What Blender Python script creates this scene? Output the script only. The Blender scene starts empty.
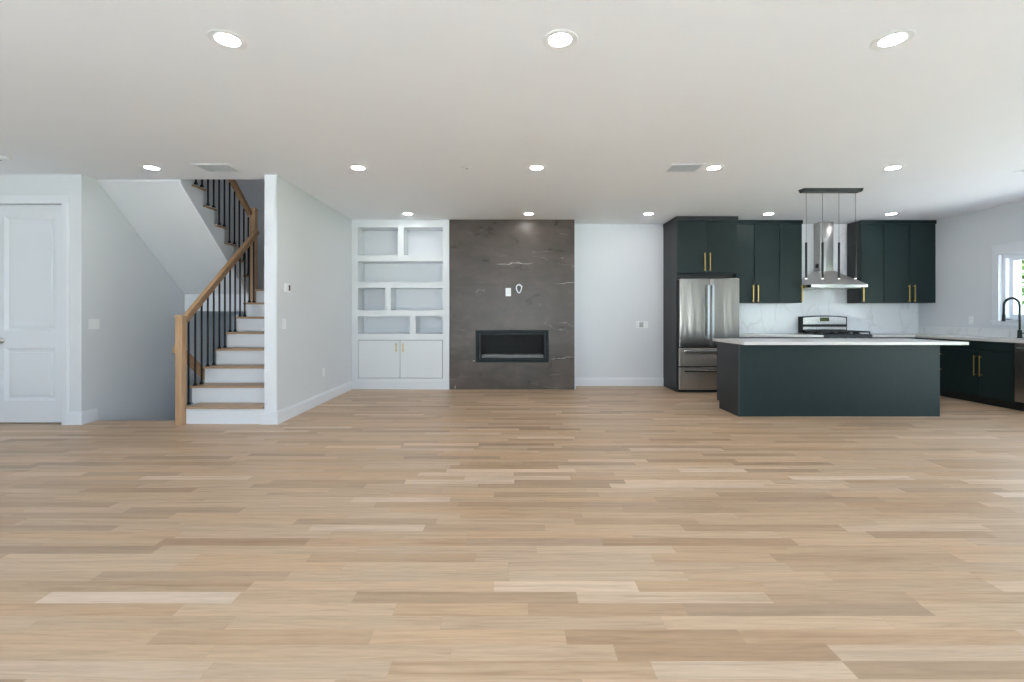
import bpy, bmesh, math, random
from mathutils import Vector, Matrix
random.seed(7)
S = bpy.context.scene
COL = S.collection
PI = math.pi

# ------------------------------------------------------------------ camera
cd = bpy.data.cameras.new('camera'); cam = bpy.data.objects.new('camera', cd); COL.objects.link(cam)
cam.location = (0, 0, 1.2); cam.rotation_euler = (PI/2, 0, 0)
cd.sensor_width = 36.0; cd.lens = 470/1024*36.0
cd.shift_x = 0.002; cd.shift_y = -0.0254
cd.clip_start = 0.05; cd.clip_end = 300
S.camera = cam

# ------------------------------------------------------------------ world, exposure
EXPOSURE = 1.35
SKY = 3.2
S.view_settings.view_transform = 'Standard'
try: S.view_settings.look = 'None'
except Exception: pass
S.view_settings.gamma = 1.0
S.view_settings.use_curve_mapping = False
S.view_settings.exposure = EXPOSURE
W = bpy.data.worlds.new('sky'); S.world = W; W.use_nodes = True
nt = W.node_tree
bg = nt.nodes['Background']
tc = nt.nodes.new('ShaderNodeTexCoord'); sep = nt.nodes.new('ShaderNodeSeparateXYZ')
nt.links.new(tc.outputs['Generated'], sep.inputs[0])
cr = nt.nodes.new('ShaderNodeValToRGB')
cr.color_ramp.elements[0].position = 0.0; cr.color_ramp.elements[0].color = (0.80, 0.905, 1.0, 1)
cr.color_ramp.elements[1].position = 0.8; cr.color_ramp.elements[1].color = (0.56, 0.75, 1.0, 1)
nt.links.new(sep.outputs[2], cr.inputs[0]); nt.links.new(cr.outputs[0], bg.inputs[0])
bg.inputs[1].default_value = SKY
S.cycles.max_bounces = 12
S.cycles.diffuse_bounces = 7
S.cycles.glossy_bounces = 4
S.cycles.transparent_max_bounces = 12
S.cycles.caustics_reflective = False
S.cycles.caustics_refractive = False
S.cycles.sample_clamp_indirect = 6.0
S.cycles.use_denoising = True

sd = bpy.data.lights.new('sun', 'SUN'); sd.energy = 23.0; sd.angle = 0.02; sd.color = (1.0, 0.97, 0.93)
so = bpy.data.objects.new('sun', sd); COL.objects.link(so)
so.rotation_euler = Vector((0.45, -0.75, -1.1)).to_track_quat('-Z', 'Y').to_euler()   # comes from beyond the far left corner: never shines in

# daylight enters through the glazed openings of the room: portals guide it
PORTALS = [  # centre, size (w, h), rotation
    ((-3.6, -1.48, 1.25), (2.6, 2.3), (PI/2, 0, 0)),
    ((0.2, -1.48, 1.25), (3.2, 2.3), (PI/2, 0, 0)),
    ((4.2, -1.48, 1.25), (2.8, 2.3), (PI/2, 0, 0)),
    ((7.09, 3.0, 1.15), (2.8, 2.3), (PI/2, 0, PI/2)),
    ((7.09, 5.965, 1.58), (1.33, 0.94), (PI/2, 0, PI/2)),
]
for k, (c, sz, r) in enumerate(PORTALS):
    ld = bpy.data.lights.new('daylight_portal', 'AREA'); ld.shape = 'RECTANGLE'; ld.size = sz[0]; ld.size_y = sz[1]
    ld.energy = 1.0
    ld.cycles.is_portal = True
    lo = bpy.data.objects.new('daylight_portal', ld); COL.objects.link(lo)
    lo.location = c; lo.rotation_euler = r

LAMP = 42.0     # emission of the recessed downlights

# ------------------------------------------------------------------ materials
def mat(name, col, rough=0.5, metal=0.0, spec=0.5, emit=None, estr=0.0):
    m = bpy.data.materials.new(name); m.use_nodes = True
    p = m.node_tree.nodes['Principled BSDF']
    p.inputs['Base Color'].default_value = (*col, 1)
    p.inputs['Roughness'].default_value = rough
    p.inputs['Metallic'].default_value = metal
    p.inputs['Specular IOR Level'].default_value = spec
    if emit:
        p.inputs['Emission Color'].default_value = (*emit, 1); p.inputs['Emission Strength'].default_value = estr
    return m

class N:   # tiny node helper
    def __init__(s, m): s.t = m.node_tree; s.p = s.t.nodes['Principled BSDF']
    def n(s, kind, **kw):
        x = s.t.nodes.new(kind)
        for k, v in kw.items(): setattr(x, k, v)
        return x
    def l(s, a, b): s.t.links.new(a, b)
    def pos(s, scale=(1, 1, 1)):
        tc = s.n('ShaderNodeTexCoord'); mp = s.n('ShaderNodeMapping'); mp.inputs['Scale'].default_value = scale
        s.l(tc.outputs['Object'], mp.inputs['Vector']); return mp.outputs[0]
    def noise(s, vec, scale=5, detail=4, rough=0.5, dist=0.0):
        x = s.n('ShaderNodeTexNoise'); x.inputs['Scale'].default_value = scale; x.inputs['Detail'].default_value = detail
        x.inputs['Roughness'].default_value = rough; x.inputs['Distortion'].default_value = dist
        if vec is not None: s.l(vec, x.inputs['Vector'])
        return x
    def ramp(s, fac, stops):
        r = s.n('ShaderNodeValToRGB'); e = r.color_ramp.elements
        while len(e) < len(stops): e.new(0.5)
        for i, (p, c) in enumerate(stops): e[i].position = p; e[i].color = (*c, 1) if len(c) == 3 else c
        s.l(fac, r.inputs[0]); return r.outputs[0]
    def math(s, op, a, b=None, c=None):
        x = s.n('ShaderNodeMath', operation=op)
        for i, v in enumerate((a, b, c)):
            if v is None: continue
            if isinstance(v, (int, float)): x.inputs[i].default_value = v
            else: s.l(v, x.inputs[i])
        return x.outputs[0]
    def mix(s, kind, fac, a, b):
        x = s.n('ShaderNodeMix', data_type='RGBA', blend_type=kind)
        for i, v in ((0, fac), (6, a), (7, b)):
            if isinstance(v, (int, float)): x.inputs[i].default_value = v
            elif isinstance(v, tuple): x.inputs[i].default_value = (*v, 1)
            else: s.l(v, x.inputs[i])
        return x.outputs[2]
    def bump(s, h, strength=0.1, dist=0.01):
        b = s.n('ShaderNodeBump'); b.inputs['Strength'].default_value = strength; b.inputs['Distance'].default_value = dist
        s.l(h, b.inputs['Height']); s.l(b.outputs[0], s.p.inputs['Normal'])

def paint(name, col, rough=0.55, bumpy=0.03):
    m = mat(name, col, rough, spec=0.3); k = N(m)
    v = k.pos(); n1 = k.noise(v, 1.3, 3); n2 = k.noise(v, 220, 2)
    c = k.mix('MULTIPLY', 1.0, tuple(col), k.ramp(n1.outputs[0], [(0.3, (0.985,)*3), (0.7, (1.0,)*3)]))
    k.l(c, k.p.inputs['Base Color']); k.bump(n2.outputs[0], bumpy, 0.002); return m

M = {}
M['wall'] = paint('wall_paint', (0.67, 0.70, 0.74))
M['ceiling'] = paint('ceiling_paint', (0.86, 0.885, 0.93), 0.7)
M['trim'] = paint('trim_white', (0.73, 0.76, 0.81), 0.35, 0.01)
M['shelfwhite'] = paint('shelf_white', (0.70, 0.73, 0.765), 0.35, 0.01)
M['plate'] = mat('plate_plastic', (0.82, 0.845, 0.875), 0.35)
M['slot'] = mat('slot_dark', (0.05, 0.05, 0.05), 0.5)
M['ventgrey'] = mat('vent_shadow_grey', (0.16, 0.16, 0.16), 0.6)
M['slotgrey'] = mat('slot_grey', (0.35, 0.35, 0.36), 0.5)

def floor_mat():
    m = mat('oak_strip_floor', (0.5, 0.4, 0.3), 0.38, spec=0.38); k = N(m)
    tc = k.n('ShaderNodeTexCoord'); sp = k.n('ShaderNodeSeparateXYZ'); k.l(tc.outputs['Object'], sp.inputs[0])
    x, y = sp.outputs[0], sp.outputs[1]
    PW = 0.0815
    yr = k.math('DIVIDE', y, PW); row = k.math('FLOOR', yr); fy = k.math('FRACT', yr)
    wn = k.n('ShaderNodeTexWhiteNoise', noise_dimensions='1D'); k.l(row, wn.inputs['W'])
    w = k.math('ADD', k.math('MULTIPLY', x, 1.25), k.math('ADD', k.math('MULTIPLY', row, 31.37), k.math('MULTIPLY', wn.outputs[0], 9.0)))
    vo = k.n('ShaderNodeTexVoronoi', voronoi_dimensions='1D', feature='F1'); vo.inputs['Scale'].default_value = 1.0
    vo.inputs['Randomness'].default_value = 0.9
    k.l(w, vo.inputs['W'])
    ve = k.n('ShaderNodeTexVoronoi', voronoi_dimensions='1D', feature='DISTANCE_TO_EDGE'); ve.inputs['Scale'].default_value = 1.0
    ve.inputs['Randomness'].default_value = 0.9
    k.l(w, ve.inputs['W'])
    sc = k.n('ShaderNodeSeparateColor'); k.l(vo.outputs['Color'], sc.inputs[0])
    base = k.ramp(sc.outputs[0], [(0.0, (0.40, 0.28, 0.185)), (0.18, (0.465, 0.330, 0.218)), (0.40, (0.53, 0.382, 0.256)),
                                  (0.65, (0.55, 0.402, 0.275)), (0.90, (0.58, 0.432, 0.305)), (1.0, (0.67, 0.53, 0.41))])
    hue = k.ramp(sc.outputs[1], [(0.0, (0.985, 0.99, 1.03)), (0.5, (1.01, 1, 0.99)), (1.0, (1.045, 0.98, 0.92))])
    c = k.mix('MULTIPLY', 1.0, base, hue)
    # grain, shifted per board
    cb = k.n('ShaderNodeCombineXYZ'); k.l(k.math('MULTIPLY', x, 1.6), cb.inputs[0]); k.l(k.math('MULTIPLY', y, 26.0), cb.inputs[1])
    k.l(k.math('MULTIPLY', sc.outputs[2], 40.0), cb.inputs[2])
    g = k.noise(cb.outputs[0], 1.6, 6, 0.62, 0.8)
    c = k.mix('MULTIPLY', 1.0, c, k.ramp(g.outputs[0], [(0.28, (0.80, 0.78, 0.75)), (0.5, (0.97, 0.965, 0.96)), (0.72, (1.06, 1.06, 1.06))]))
    g2 = k.noise(cb.outputs[0], 6.0, 4, 0.6)
    c = k.mix('MULTIPLY', 1.0, c, k.ramp(g2.outputs[0], [(0.3, (0.93, 0.92, 0.90)), (0.6, (1.02,)*3)]))
    # slow drifting tone and a few darker heartwood streaks
    cs = k.n('ShaderNodeCombineXYZ'); k.l(k.math('MULTIPLY', x, 0.55), cs.inputs[0]); k.l(k.math('MULTIPLY', y, 9.0), cs.inputs[1]); k.l(k.math('MULTIPLY', sc.outputs[2], 17.0), cs.inputs[2])
    g3 = k.noise(cs.outputs[0], 1.4, 5, 0.6, 1.2)
    c = k.mix('MULTIPLY', 1.0, c, k.ramp(g3.outputs[0], [(0.30, (0.84, 0.80, 0.76)), (0.46, (1.0, 1.0, 1.0)), (0.62, (1.03, 1.02, 1.0)), (0.78, (1.07, 1.07, 1.08))]))
    # joints
    e1 = k.math('LESS_THAN', k.math('MINIMUM', fy, k.math('SUBTRACT', 1.0, fy)), 0.012)
    e2 = k.math('LESS_THAN', ve.outputs['Distance'], 0.0014)
    e = k.math('MAXIMUM', e1, e2)
    c = k.mix('MIX', k.math('MULTIPLY', e, 0.16), c, (0.25, 0.17, 0.11))
    k.l(c, k.p.inputs['Base Color'])
    k.l(k.math('ADD', 0.34, k.math('MULTIPLY', g.outputs[0], 0.12)), k.p.inputs['Roughness'])
    k.bump(k.math('SUBTRACT', g.outputs[0], k.math('MULTIPLY', e, 0.6)), 0.06, 0.002)
    return m
M['floor'] = floor_mat()

def wood(name, c1, c2, axis=0, rough=0.4):
    m = mat(name, c1, rough); k = N(m)
    s = [14, 14, 14]; s[axis] = 1.0
    n1 = k.noise(k.pos(tuple(s)), 2.5, 5, 0.6, 0.6)
    k.l(k.ramp(n1.outputs[0], [(0.3, c1), (0.7, c2)]), k.p.inputs['Base Color']); k.bump(n1.outputs[0], 0.05, 0.002); return m
M['oakz'] = wood('oak_upright', (0.40, 0.245, 0.135), (0.52, 0.335, 0.195), 2)
M['oaky'] = wood('oak_rail', (0.34, 0.20, 0.105), (0.46, 0.285, 0.16), 1)
M['tread'] = wood('oak_tread', (0.36, 0.235, 0.145), (0.47, 0.32, 0.205), 0)
M['iron'] = mat('black_iron', (0.012, 0.012, 0.014), 0.45, 0.3)

def cab_mat(name, c1, c2):
    m = mat(name, c1, 0.44, spec=0.22); k = N(m)
    n1 = k.noise(k.pos((60, 60, 2.0)), 3, 5, 0.6)
    k.l(k.ramp(n1.outputs[0], [(0.3, c1), (0.7, c2)]), k.p.inputs['Base Color'])
    n2 = k.noise(k.pos((1, 1, 0.6)), 2.2, 3)
    k.l(k.math('ADD', 0.36, k.math('MULTIPLY', n2.outputs[0], 0.14)), k.p.inputs['Roughness'])
    k.bump(n1.outputs[0], 0.06, 0.001); return m
M['cab'] = cab_mat('cabinet_green', (0.0085, 0.0185, 0.0195), (0.0125, 0.025, 0.026))
M['cabside'] = cab_mat('cabinet_side_charcoal', (0.028, 0.031, 0.034), (0.036, 0.039, 0.043))
M['dark'] = mat('recess_black', (0.012, 0.013, 0.013), 0.6)

def brass():
    m = mat('brushed_brass', (0.55, 0.38, 0.13), 0.3, 1.0); return m
M['brass'] = brass()

def steel(name, col, rough, wob=0.25, axis=2):
    m = mat(name, col, rough, 1.0); k = N(m)
    s = [5.0, 5.0, 5.0]; s[axis] = 0.7
    n1 = k.noise(k.pos(tuple(s)), 1.2, 2, 0.4, 1.0)
    k.bump(n1.outputs[0], wob, 0.02)
    n2 = k.noise(k.pos((300, 300, 4) if axis == 2 else (4, 300, 300)), 1, 2)
    k.l(k.math('ADD', rough - 0.03, k.math('MULTIPLY', n2.outputs[0], 0.08)), k.p.inputs['Roughness'])
    return m
M['steel'] = steel('brushed_steel', (0.28, 0.262, 0.24), 0.24, 0.45)
M['drawersteel'] = steel('drawer_steel', (0.42, 0.385, 0.345), 0.42, 0.5)
M['canopysteel'] = steel('canopy_steel', (0.66, 0.65, 0.64), 0.36, 0.06)
M['hoodsteel'] = steel('hood_steel', (0.42, 0.41, 0.40), 0.24, 0.10)
M['chrome'] = mat('polished_steel', (0.52, 0.55, 0.57), 0.2, 1.0)
M['nickel'] = mat('satin_nickel', (0.62, 0.61, 0.59), 0.28, 1.0)
M['black'] = mat('black_enamel', (0.012, 0.013, 0.014), 0.45, spec=0.25)
M['matblack'] = mat('matte_black_metal', (0.014, 0.016, 0.018), 0.38, 0.4)
M['blackglass'] = mat('black_glass', (0.006, 0.006, 0.006), 0.06, spec=0.6)
M['display'] = mat('display_glass', (0.02, 0.03, 0.015), 0.1, emit=(0.25, 0.35, 0.1), estr=0.06)

def quartz():
    m = mat('white_quartz', (0.78, 0.76, 0.75), 0.22); k = N(m)
    n1 = k.noise(k.pos(), 3, 5, 0.6, 0.5)
    k.l(k.ramp(n1.outputs[0], [(0.3, (0.56, 0.55, 0.545)), (0.6, (0.63, 0.62, 0.615))]), k.p.inputs['Base Color']); return m
M['quartz'] = quartz()

def veined():
    m = mat('veined_backsplash', (0.8, 0.8, 0.8), 0.18); k = N(m)
    n0 = k.noise(k.pos((1.0, 1.0, 0.8)), 1.6, 3, 0.5)
    vm = k.pos((1.0, 1.0, 0.28))
    vv = k.mix('LINEAR_LIGHT', 0.16, vm, n0.outputs['Color'])
    vo = k.n('ShaderNodeTexVoronoi', feature='DISTANCE_TO_EDGE'); vo.inputs['Scale'].default_value = 3.4; k.l(vv, vo.inputs['Vector'])
    fade = k.noise(k.pos(), 2.4, 2)
    vein = k.ramp(vo.outputs['Distance'], [(0.0, (1, 1, 1)), (0.015, (0.5,)*3), (0.05, (0, 0, 0))])
    f = k.math('MULTIPLY', vein, k.ramp(fade.outputs[0], [(0.40, (0, 0, 0)), (0.6, (0.45,)*3)]))
    k.l(k.mix('MIX', f, (0.78, 0.80, 0.82), (0.46, 0.48, 0.50)), k.p.inputs['Base Color']); return m
M['veined'] = veined()

def stone():
    m = mat('taupe_stone_tile', (0.1, 0.09, 0.085), 0.25, spec=0.35); k = N(m)
    v = k.pos((1, 1, 1.5)); n1 = k.noise(v, 2.2, 7, 0.62, 0.35); n2 = k.noise(k.pos((0.6, 1, 1.8)), 1.1, 5, 0.55, 2.0)
    c = k.ramp(n1.outputs[0], [(0.25, (0.060, 0.048, 0.041)), (0.5, (0.083, 0.067, 0.058)), (0.75, (0.118, 0.098, 0.087))])
    c = k.mix('MULTIPLY', 1.0, c, k.ramp(n2.outputs[0], [(0.35, (0.86,)*3), (0.65, (1.10,)*3)]))
    # sparse pale veins, mostly running flat
    vm = k.n('ShaderNodeMapping'); vm.inputs['Rotation'].default_value = (0, 0.10, 0); vm.inputs['Scale'].default_value = (0.8, 1, 1.9)
    tc = k.n('ShaderNodeTexCoord'); k.l(tc.outputs['Object'], vm.inputs['Vector'])
    nn = k.noise(k.pos(), 1.7, 6, 0.6)
    vv = k.mix('LINEAR_LIGHT', 0.30, vm.outputs[0], nn.outputs['Color'])
    vo = k.n('ShaderNodeTexVoronoi', feature='DISTANCE_TO_EDGE'); vo.inputs['Scale'].default_value = 1.35; k.l(vv, vo.inputs['Vector'])
    vein = k.ramp(vo.outputs['Distance'], [(0.0, (1, 1, 1)), (0.004, (0.55,)*3), (0.012, (0, 0, 0))])
    fade = k.noise(k.pos(), 2.6, 3)
    f = k.math('MULTIPLY', vein, k.ramp(fade.outputs[0], [(0.55, (0, 0, 0)), (0.70, (0.7,)*3)]))
    c = k.mix('MIX', f, c, (0.50, 0.47, 0.44))
    # four brighter wandering quartz veins
    sv = k.n('ShaderNodeSeparateXYZ'); tv = k.n('ShaderNodeTexCoord'); k.l(tv.outputs['Object'], sv.inputs[0])
    wob = k.noise(k.pos((1, 1, 1)), 7.0, 5, 0.6)
    zz = k.math('ADD', sv.outputs[2], k.math('MULTIPLY', k.math('SUBTRACT', wob.outputs[0], 0.5), 0.10))
    brk = k.noise(k.pos((1, 1, 1)), 22.0, 3)
    for xc, zc, hw, th_, slope in ((0.07, 2.03, 0.30, 0.013, 0.04), (0.90, 1.715, 0.16, 0.009, 0.10), (0.86, 0.515, 0.22, 0.009, 0.12), (0.85, 2.13, 0.035, 0.012, 0.0), (-0.58, 0.45, 0.025, 0.014, 0.0)):
        x0_ = sv.outputs[0]; dxv = k.math('SUBTRACT', x0_, xc - 0.035)
        dz_ = k.math('ABSOLUTE', k.math('SUBTRACT', k.math('SUBTRACT', zz, zc), k.math('MULTIPLY', dxv, slope)))
        line = k.math('SUBTRACT', 1.0, k.math('MINIMUM', k.math('DIVIDE', dz_, th_), 1.0))
        win = k.math('SUBTRACT', 1.0, k.math('MINIMUM', k.math('DIVIDE', k.math('ABSOLUTE', dxv), hw), 1.0))
        ff = k.math('MULTIPLY', k.math('MULTIPLY', line, k.math('POWER', win, 0.4)), k.ramp(brk.outputs[0], [(0.35, (0.15,)*3), (0.6, (0.95,)*3)]))
        c = k.mix('MIX', ff, c, (0.62, 0.59, 0.55))
    # tile joints every 1.2 m up the wall
    sp = k.n('ShaderNodeSeparateXYZ'); t2 = k.n('ShaderNodeTexCoord'); k.l(t2.outputs['Object'], sp.inputs[0])
    j = k.math('LESS_THAN', k.math('ABSOLUTE', k.math('SUBTRACT', k.math('PINGPONG', k.math('ADD', sp.outputs[2], 0.716), 1.2), 0.0)), 0.0022)
    j2 = k.math('LESS_THAN', k.math('ABSOLUTE', k.math('SUBTRACT', sp.outputs[2], 1.684)), 0.003)
    j3 = k.math('LESS_THAN', k.math('ABSOLUTE', k.math('SUBTRACT', sp.outputs[2], 0.484)), 0.003)
    jj = k.math('MAXIMUM', j2, j3)
    c = k.mix('MIX', k.math('MULTIPLY', jj, 0.7), c, (0.035, 0.03, 0.028))
    k.l(c, k.p.inputs['Base Color'])
    k.l(k.math('ADD', 0.20, k.math('MULTIPLY', n1.outputs[0], 0.2)), k.p.inputs['Roughness'])
    return m
M['stone'] = stone()

def glassy(name, fac=0.06, tint=(1, 1, 1)):
    m = bpy.data.materials.new(name); m.use_nodes = True; t = m.node_tree; t.nodes.remove(t.nodes['Principled BSDF'])
    tr = t.nodes.new('ShaderNodeBsdfTransparent'); tr.inputs[0].default_value = (*tint, 1)
    gl = t.nodes.new('ShaderNodeBsdfGlossy'); gl.inputs['Roughness'].default_value = 0.02
    mx = t.nodes.new('ShaderNodeMixShader'); mx.inputs[0].default_value = fac
    t.links.new(tr.outputs[0], mx.inputs[1]); t.links.new(gl.outputs[0], mx.inputs[2])
    t.links.new(mx.outputs[0], t.nodes['Material Output'].inputs[0]); return m
M['glass'] = glassy('window_glass', 0.06, (0.96, 0.98, 0.97))
M['fireglass'] = glassy('fireplace_glass', 0.0006, (0.85, 0.85, 0.85))

def lamp_mat(name, col, s):
    m = mat(name, (0.9, 0.9, 0.9), 0.4, emit=col, estr=s); return m
M['lamp'] = lamp_mat('downlight_lens', (1.0, 0.98, 0.96), LAMP)
M['lamp2'] = lamp_mat('pendant_lens', (1.0, 0.95, 0.90), 0.6)

def grass():
    m = mat('lawn_grass', (0.08, 0.14, 0.04), 0.9); k = N(m)
    n1 = k.noise(k.pos(), 9, 6, 0.7)
    k.l(k.ramp(n1.outputs[0], [(0.3, (0.10, 0.16, 0.05)), (0.7, (0.22, 0.30, 0.11))]), k.p.inputs['Base Color']); return m
M['grass'] = grass()
def leafm():
    m = mat('leaf_green', (0.06, 0.13, 0.03), 0.7); k = N(m)
    n1 = k.noise(k.pos(), 2, 3)
    k.l(k.ramp(n1.outputs[0], [(0.3, (0.06, 0.13, 0.03)), (0.7, (0.16, 0.26, 0.07))]), k.p.inputs['Base Color']); return m
M['leaf'] = leafm()
M['bark'] = wood('bark', (0.10, 0.07, 0.05), (0.18, 0.13, 0.09), 2, 0.9)
def siding():
    m = mat('pale_siding', (0.5, 0.58, 0.62), 0.6); k = N(m)
    sp = k.n('ShaderNodeSeparateXYZ'); t2 = k.n('ShaderNodeTexCoord'); k.l(t2.outputs['Object'], sp.inputs[0])
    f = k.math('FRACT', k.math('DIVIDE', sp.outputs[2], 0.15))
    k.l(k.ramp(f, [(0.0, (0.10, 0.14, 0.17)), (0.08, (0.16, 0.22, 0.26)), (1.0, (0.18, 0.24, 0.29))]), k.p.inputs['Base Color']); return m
M['siding'] = siding()
M['roof'] = wood('roof_shingle', (0.10, 0.10, 0.11), (0.16, 0.15, 0.16), 0, 0.9)

# ------------------------------------------------------------------ mesh helpers
class MB:
    def __init__(s): s.bm = bmesh.new()
    def box(s, x0, x1, y0, y1, z0, z1, bev=0.0, seg=2):
        x0, x1 = sorted((x0, x1)); y0, y1 = sorted((y0, y1)); z0, z1 = sorted((z0, z1))
        vs = [s.bm.verts.new(c) for c in ((x0,y0,z0),(x1,y0,z0),(x1,y1,z0),(x0,y1,z0),(x0,y0,z1),(x1,y0,z1),(x1,y1,z1),(x0,y1,z1))]
        fs = [s.bm.faces.new([vs[i] for i in f]) for f in ((0,3,2,1),(4,5,6,7),(0,1,5,4),(1,2,6,5),(2,3,7,6),(3,0,4,7))]
        if bev > 0:
            es = set(e for f in fs for e in f.edges)
            bmesh.ops.bevel(s.bm, geom=list(es), offset=bev, segments=seg, affect='EDGES', profile=0.5)
        return s
    def prism(s, pts, axis, a, b):
        """pts: 2-D outline in the two other axes; extruded along axis from a to b"""
        def v(p, t):
            if axis == 0: return (t, p[0], p[1])
            if axis == 1: return (p[0], t, p[1])
            return (p[0], p[1], t)
        A = [s.bm.verts.new(v(p, a)) for p in pts]; B = [s.bm.verts.new(v(p, b)) for p in pts]
        s.bm.faces.new(A); s.bm.faces.new(B[::-1])
        n = len(pts)
        for i in range(n): s.bm.faces.new((A[i], B[i], B[(i+1) % n], A[(i+1) % n]))
        return s
    def hexa(s, bot, top):
        A = [s.bm.verts.new(p) for p in bot]; B = [s.bm.verts.new(p) for p in top]
        n = len(A); s.bm.faces.new(A[::-1]); s.bm.faces.new(B)
        for i in range(n): s.bm.faces.new((A[i], A[(i+1) % n], B[(i+1) % n], B[i]))
        return s
    def tube(s, path, r, seg=12, closed=False, cap=True):
        path = [Vector(p) for p in path]; n = len(path); rings = []
        rr = r if isinstance(r, (list, tuple)) else [r]*n
        prev = None
        for i, p in enumerate(path):
            if closed: d = (path[(i+1) % n] - path[i-1])
            else: d = path[min(i+1, n-1)] - path[max(i-1, 0)]
            d.normalize()
            if prev is None:
                up = Vector((0, 0, 1)) if abs(d.z) < 0.9 else Vector((1, 0, 0))
                u = d.cross(up).normalized()
            else:
                u = (prev - d*prev.dot(d)).normalized()
            prev = u; w = d.cross(u)
            rings.append([s.bm.verts.new(p + (u*math.cos(2*PI*k/seg) + w*math.sin(2*PI*k/seg))*rr[i]) for k in range(seg)])
        m = n if closed else n-1
        for i in range(m):
            a, b = rings[i], rings[(i+1) % n]
            for k in range(seg): s.bm.faces.new((a[k], a[(k+1) % seg], b[(k+1) % seg], b[k]))
        if cap and not closed: s.bm.faces.new(rings[0][::-1]); s.bm.faces.new(rings[-1])
        return s
    def lathe(s, prof, c=(0, 0, 0), axis=2, seg=32):
        """prof: (radius, height) list, turned about axis through c"""
        rings = []
        for r, h in prof:
            ring = []
            for k in range(seg):
                a = 2*PI*k/seg; u, w = r*math.cos(a), r*math.sin(a)
                p = {2: (u, w, h), 1: (u, h, w), 0: (h, u, w)}[axis]
                ring.append(s.bm.verts.new((c[0]+p[0], c[1]+p[1], c[2]+p[2])))
            rings.append(ring)
        for i in range(len(rings)-1):
            a, b = rings[i], rings[i+1]
            for k in range(seg): s.bm.faces.new((a[k], a[(k+1) % seg], b[(k+1) % seg], b[k]))
        if prof[0][0] > 1e-6: s.bm.faces.new(rings[0][::-1])
        if prof[-1][0] > 1e-6: s.bm.faces.new(rings[-1])
        return s
    def build(s, name, m, parent=None, smooth=False):
        bmesh.ops.remove_doubles(s.bm, verts=s.bm.verts[:], dist=1e-6)
        bmesh.ops.recalc_face_normals(s.bm, faces=s.bm.faces[:])
        me = bpy.data.meshes.new(name)
        org = Vector((0, 0, 0))
        q = parent
        while q is not None: org += q.location; q = q.parent
        if parent is None:     # a lone mesh thing gets its origin at its own base
            if s.origin is not None: org = Vector(s.origin)
        bmesh.ops.translate(s.bm, verts=s.bm.verts[:], vec=-org)
        if smooth:
            for f in s.bm.faces: f.smooth = True
        s.bm.to_mesh(me); s.bm.free()
        me.materials.append(m if not isinstance(m, str) else M[m])
        o = bpy.data.objects.new(name, me); COL.objects.link(o)
        if parent is not None: o.parent = parent
        else: o.location = org
        return o
    origin = None

def tag(o, label=None, cat=None, group=None, kind=None):
    if label: o['label'] = label
    if cat: o['category'] = cat
    if group: o['group'] = group
    if kind: o['kind'] = kind
    return o
def thing(name, loc, label, cat, group=None):
    o = bpy.data.objects.new(name, None); COL.objects.link(o); o.location = loc; o.empty_display_size = 0.1
    return tag(o, label, cat, group)
def struct(o, label=None): return tag(o, label, None, None, 'structure')
def copy_tree(o, parent=None):
    c = o.copy(); COL.objects.link(c)
    if parent is not None: c.parent = parent
    for ch in [q for q in bpy.data.objects if q.parent == o]: copy_tree(ch, c)
    return c
def MBo(x, y, z):
    b = MB(); b.origin = (x, y, z); return b

H = 2.74          # ceiling
YB = 7.95         # far wall
XR = 6.91         # right wall
XL = -6.2         # left wall
YF = -1.3         # wall behind the camera
YS = 7.58         # face of bookcase and fireplace

# ================================================================== THE SETTING
b = MB()
b.box(XL-0.15, XR+0.15, YF-0.15, 5.34, -0.3, 0).box(-3.66, XR+0.15, 5.34, YB+0.15, -0.3, 0).box(XL-0.15, -4.84, 5.34, YB+0.15, -0.3, 0)
struct(b.build('floor', 'floor'), 'pale oak strip floor running across the room')
b = MB()
b.box(XL-0.15, XR+0.15, YF-0.15, 5.34, H, 3.136).box(-2.70, XR+0.15, 5.34, YB+0.15, H, 3.136).box(XL-0.15, -4.84, 5.34, YB+0.15, H, 3.136)
struct(b.build('ceiling', 'ceiling'), 'flat white ceiling with recessed lights')
struct(MB().box(-2.56, XR, YB, YB+0.15, 0, H).build('wall_back', 'wall'), 'white far wall behind the kitchen')
struct(MB().box(-4.84, -2.56, YB, YB+0.15, -2.8, 5.6).build('wall_stairwell_back', 'wall'), 'far wall of the stairwell')
struct(MB().box(-2.70, -2.56, 5.165, YB, 0, H).build('wall_stair_right', 'wall'), 'white wall end beside the stairs')
struct(MB().box(-2.70, -2.56, 5.34, YB, 3.136, 5.6).build('wall_upper_right', 'wall'))
struct(MB().box(-4.84, -4.695, 5.30, YB, -2.8, 5.6).build('wall_stairwell_left', 'wall'), 'left wall of the stairwell')
struct(MB().box(-4.695, -2.56, 5.20, 5.34, 3.136, 5.6).build('wall_upper_front', 'wall'))
struct(MB().box(-4.84, -2.56, 5.2, YB+0.15, 5.6, 5.7).build('ceiling_upper', 'ceiling'))
# walls of the lower stairwell
struct(MB().box(-4.695, -3.66, 5.20, 5.34, -2.8, -0.3).build('wall_lower_front', 'wall'))
struct(MB().box(-4.84, -3.5, 5.2, YB, -2.9, -2.8).build('floor_lower', 'floor'))
# door wall
b = MB(); dx0, dx1, dz = -5.69, -4.90, 2.42
b.box(XL, dx0, 5.15, 5.25, 0, H).box(dx1, -4.695, 5.15, 5.25, 0, H).box(dx0, dx1, 5.15, 5.25, dz, H).box(XL, -4.695, 5.25, 5.30, 0, H)
struct(b.build('wall_door_side', 'wall'), 'white wall holding the panelled door')
struct(MB().box(XL-0.15, XL, YF-0.15, 5.30, 0, H).build('wall_left', 'wall'))
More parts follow.
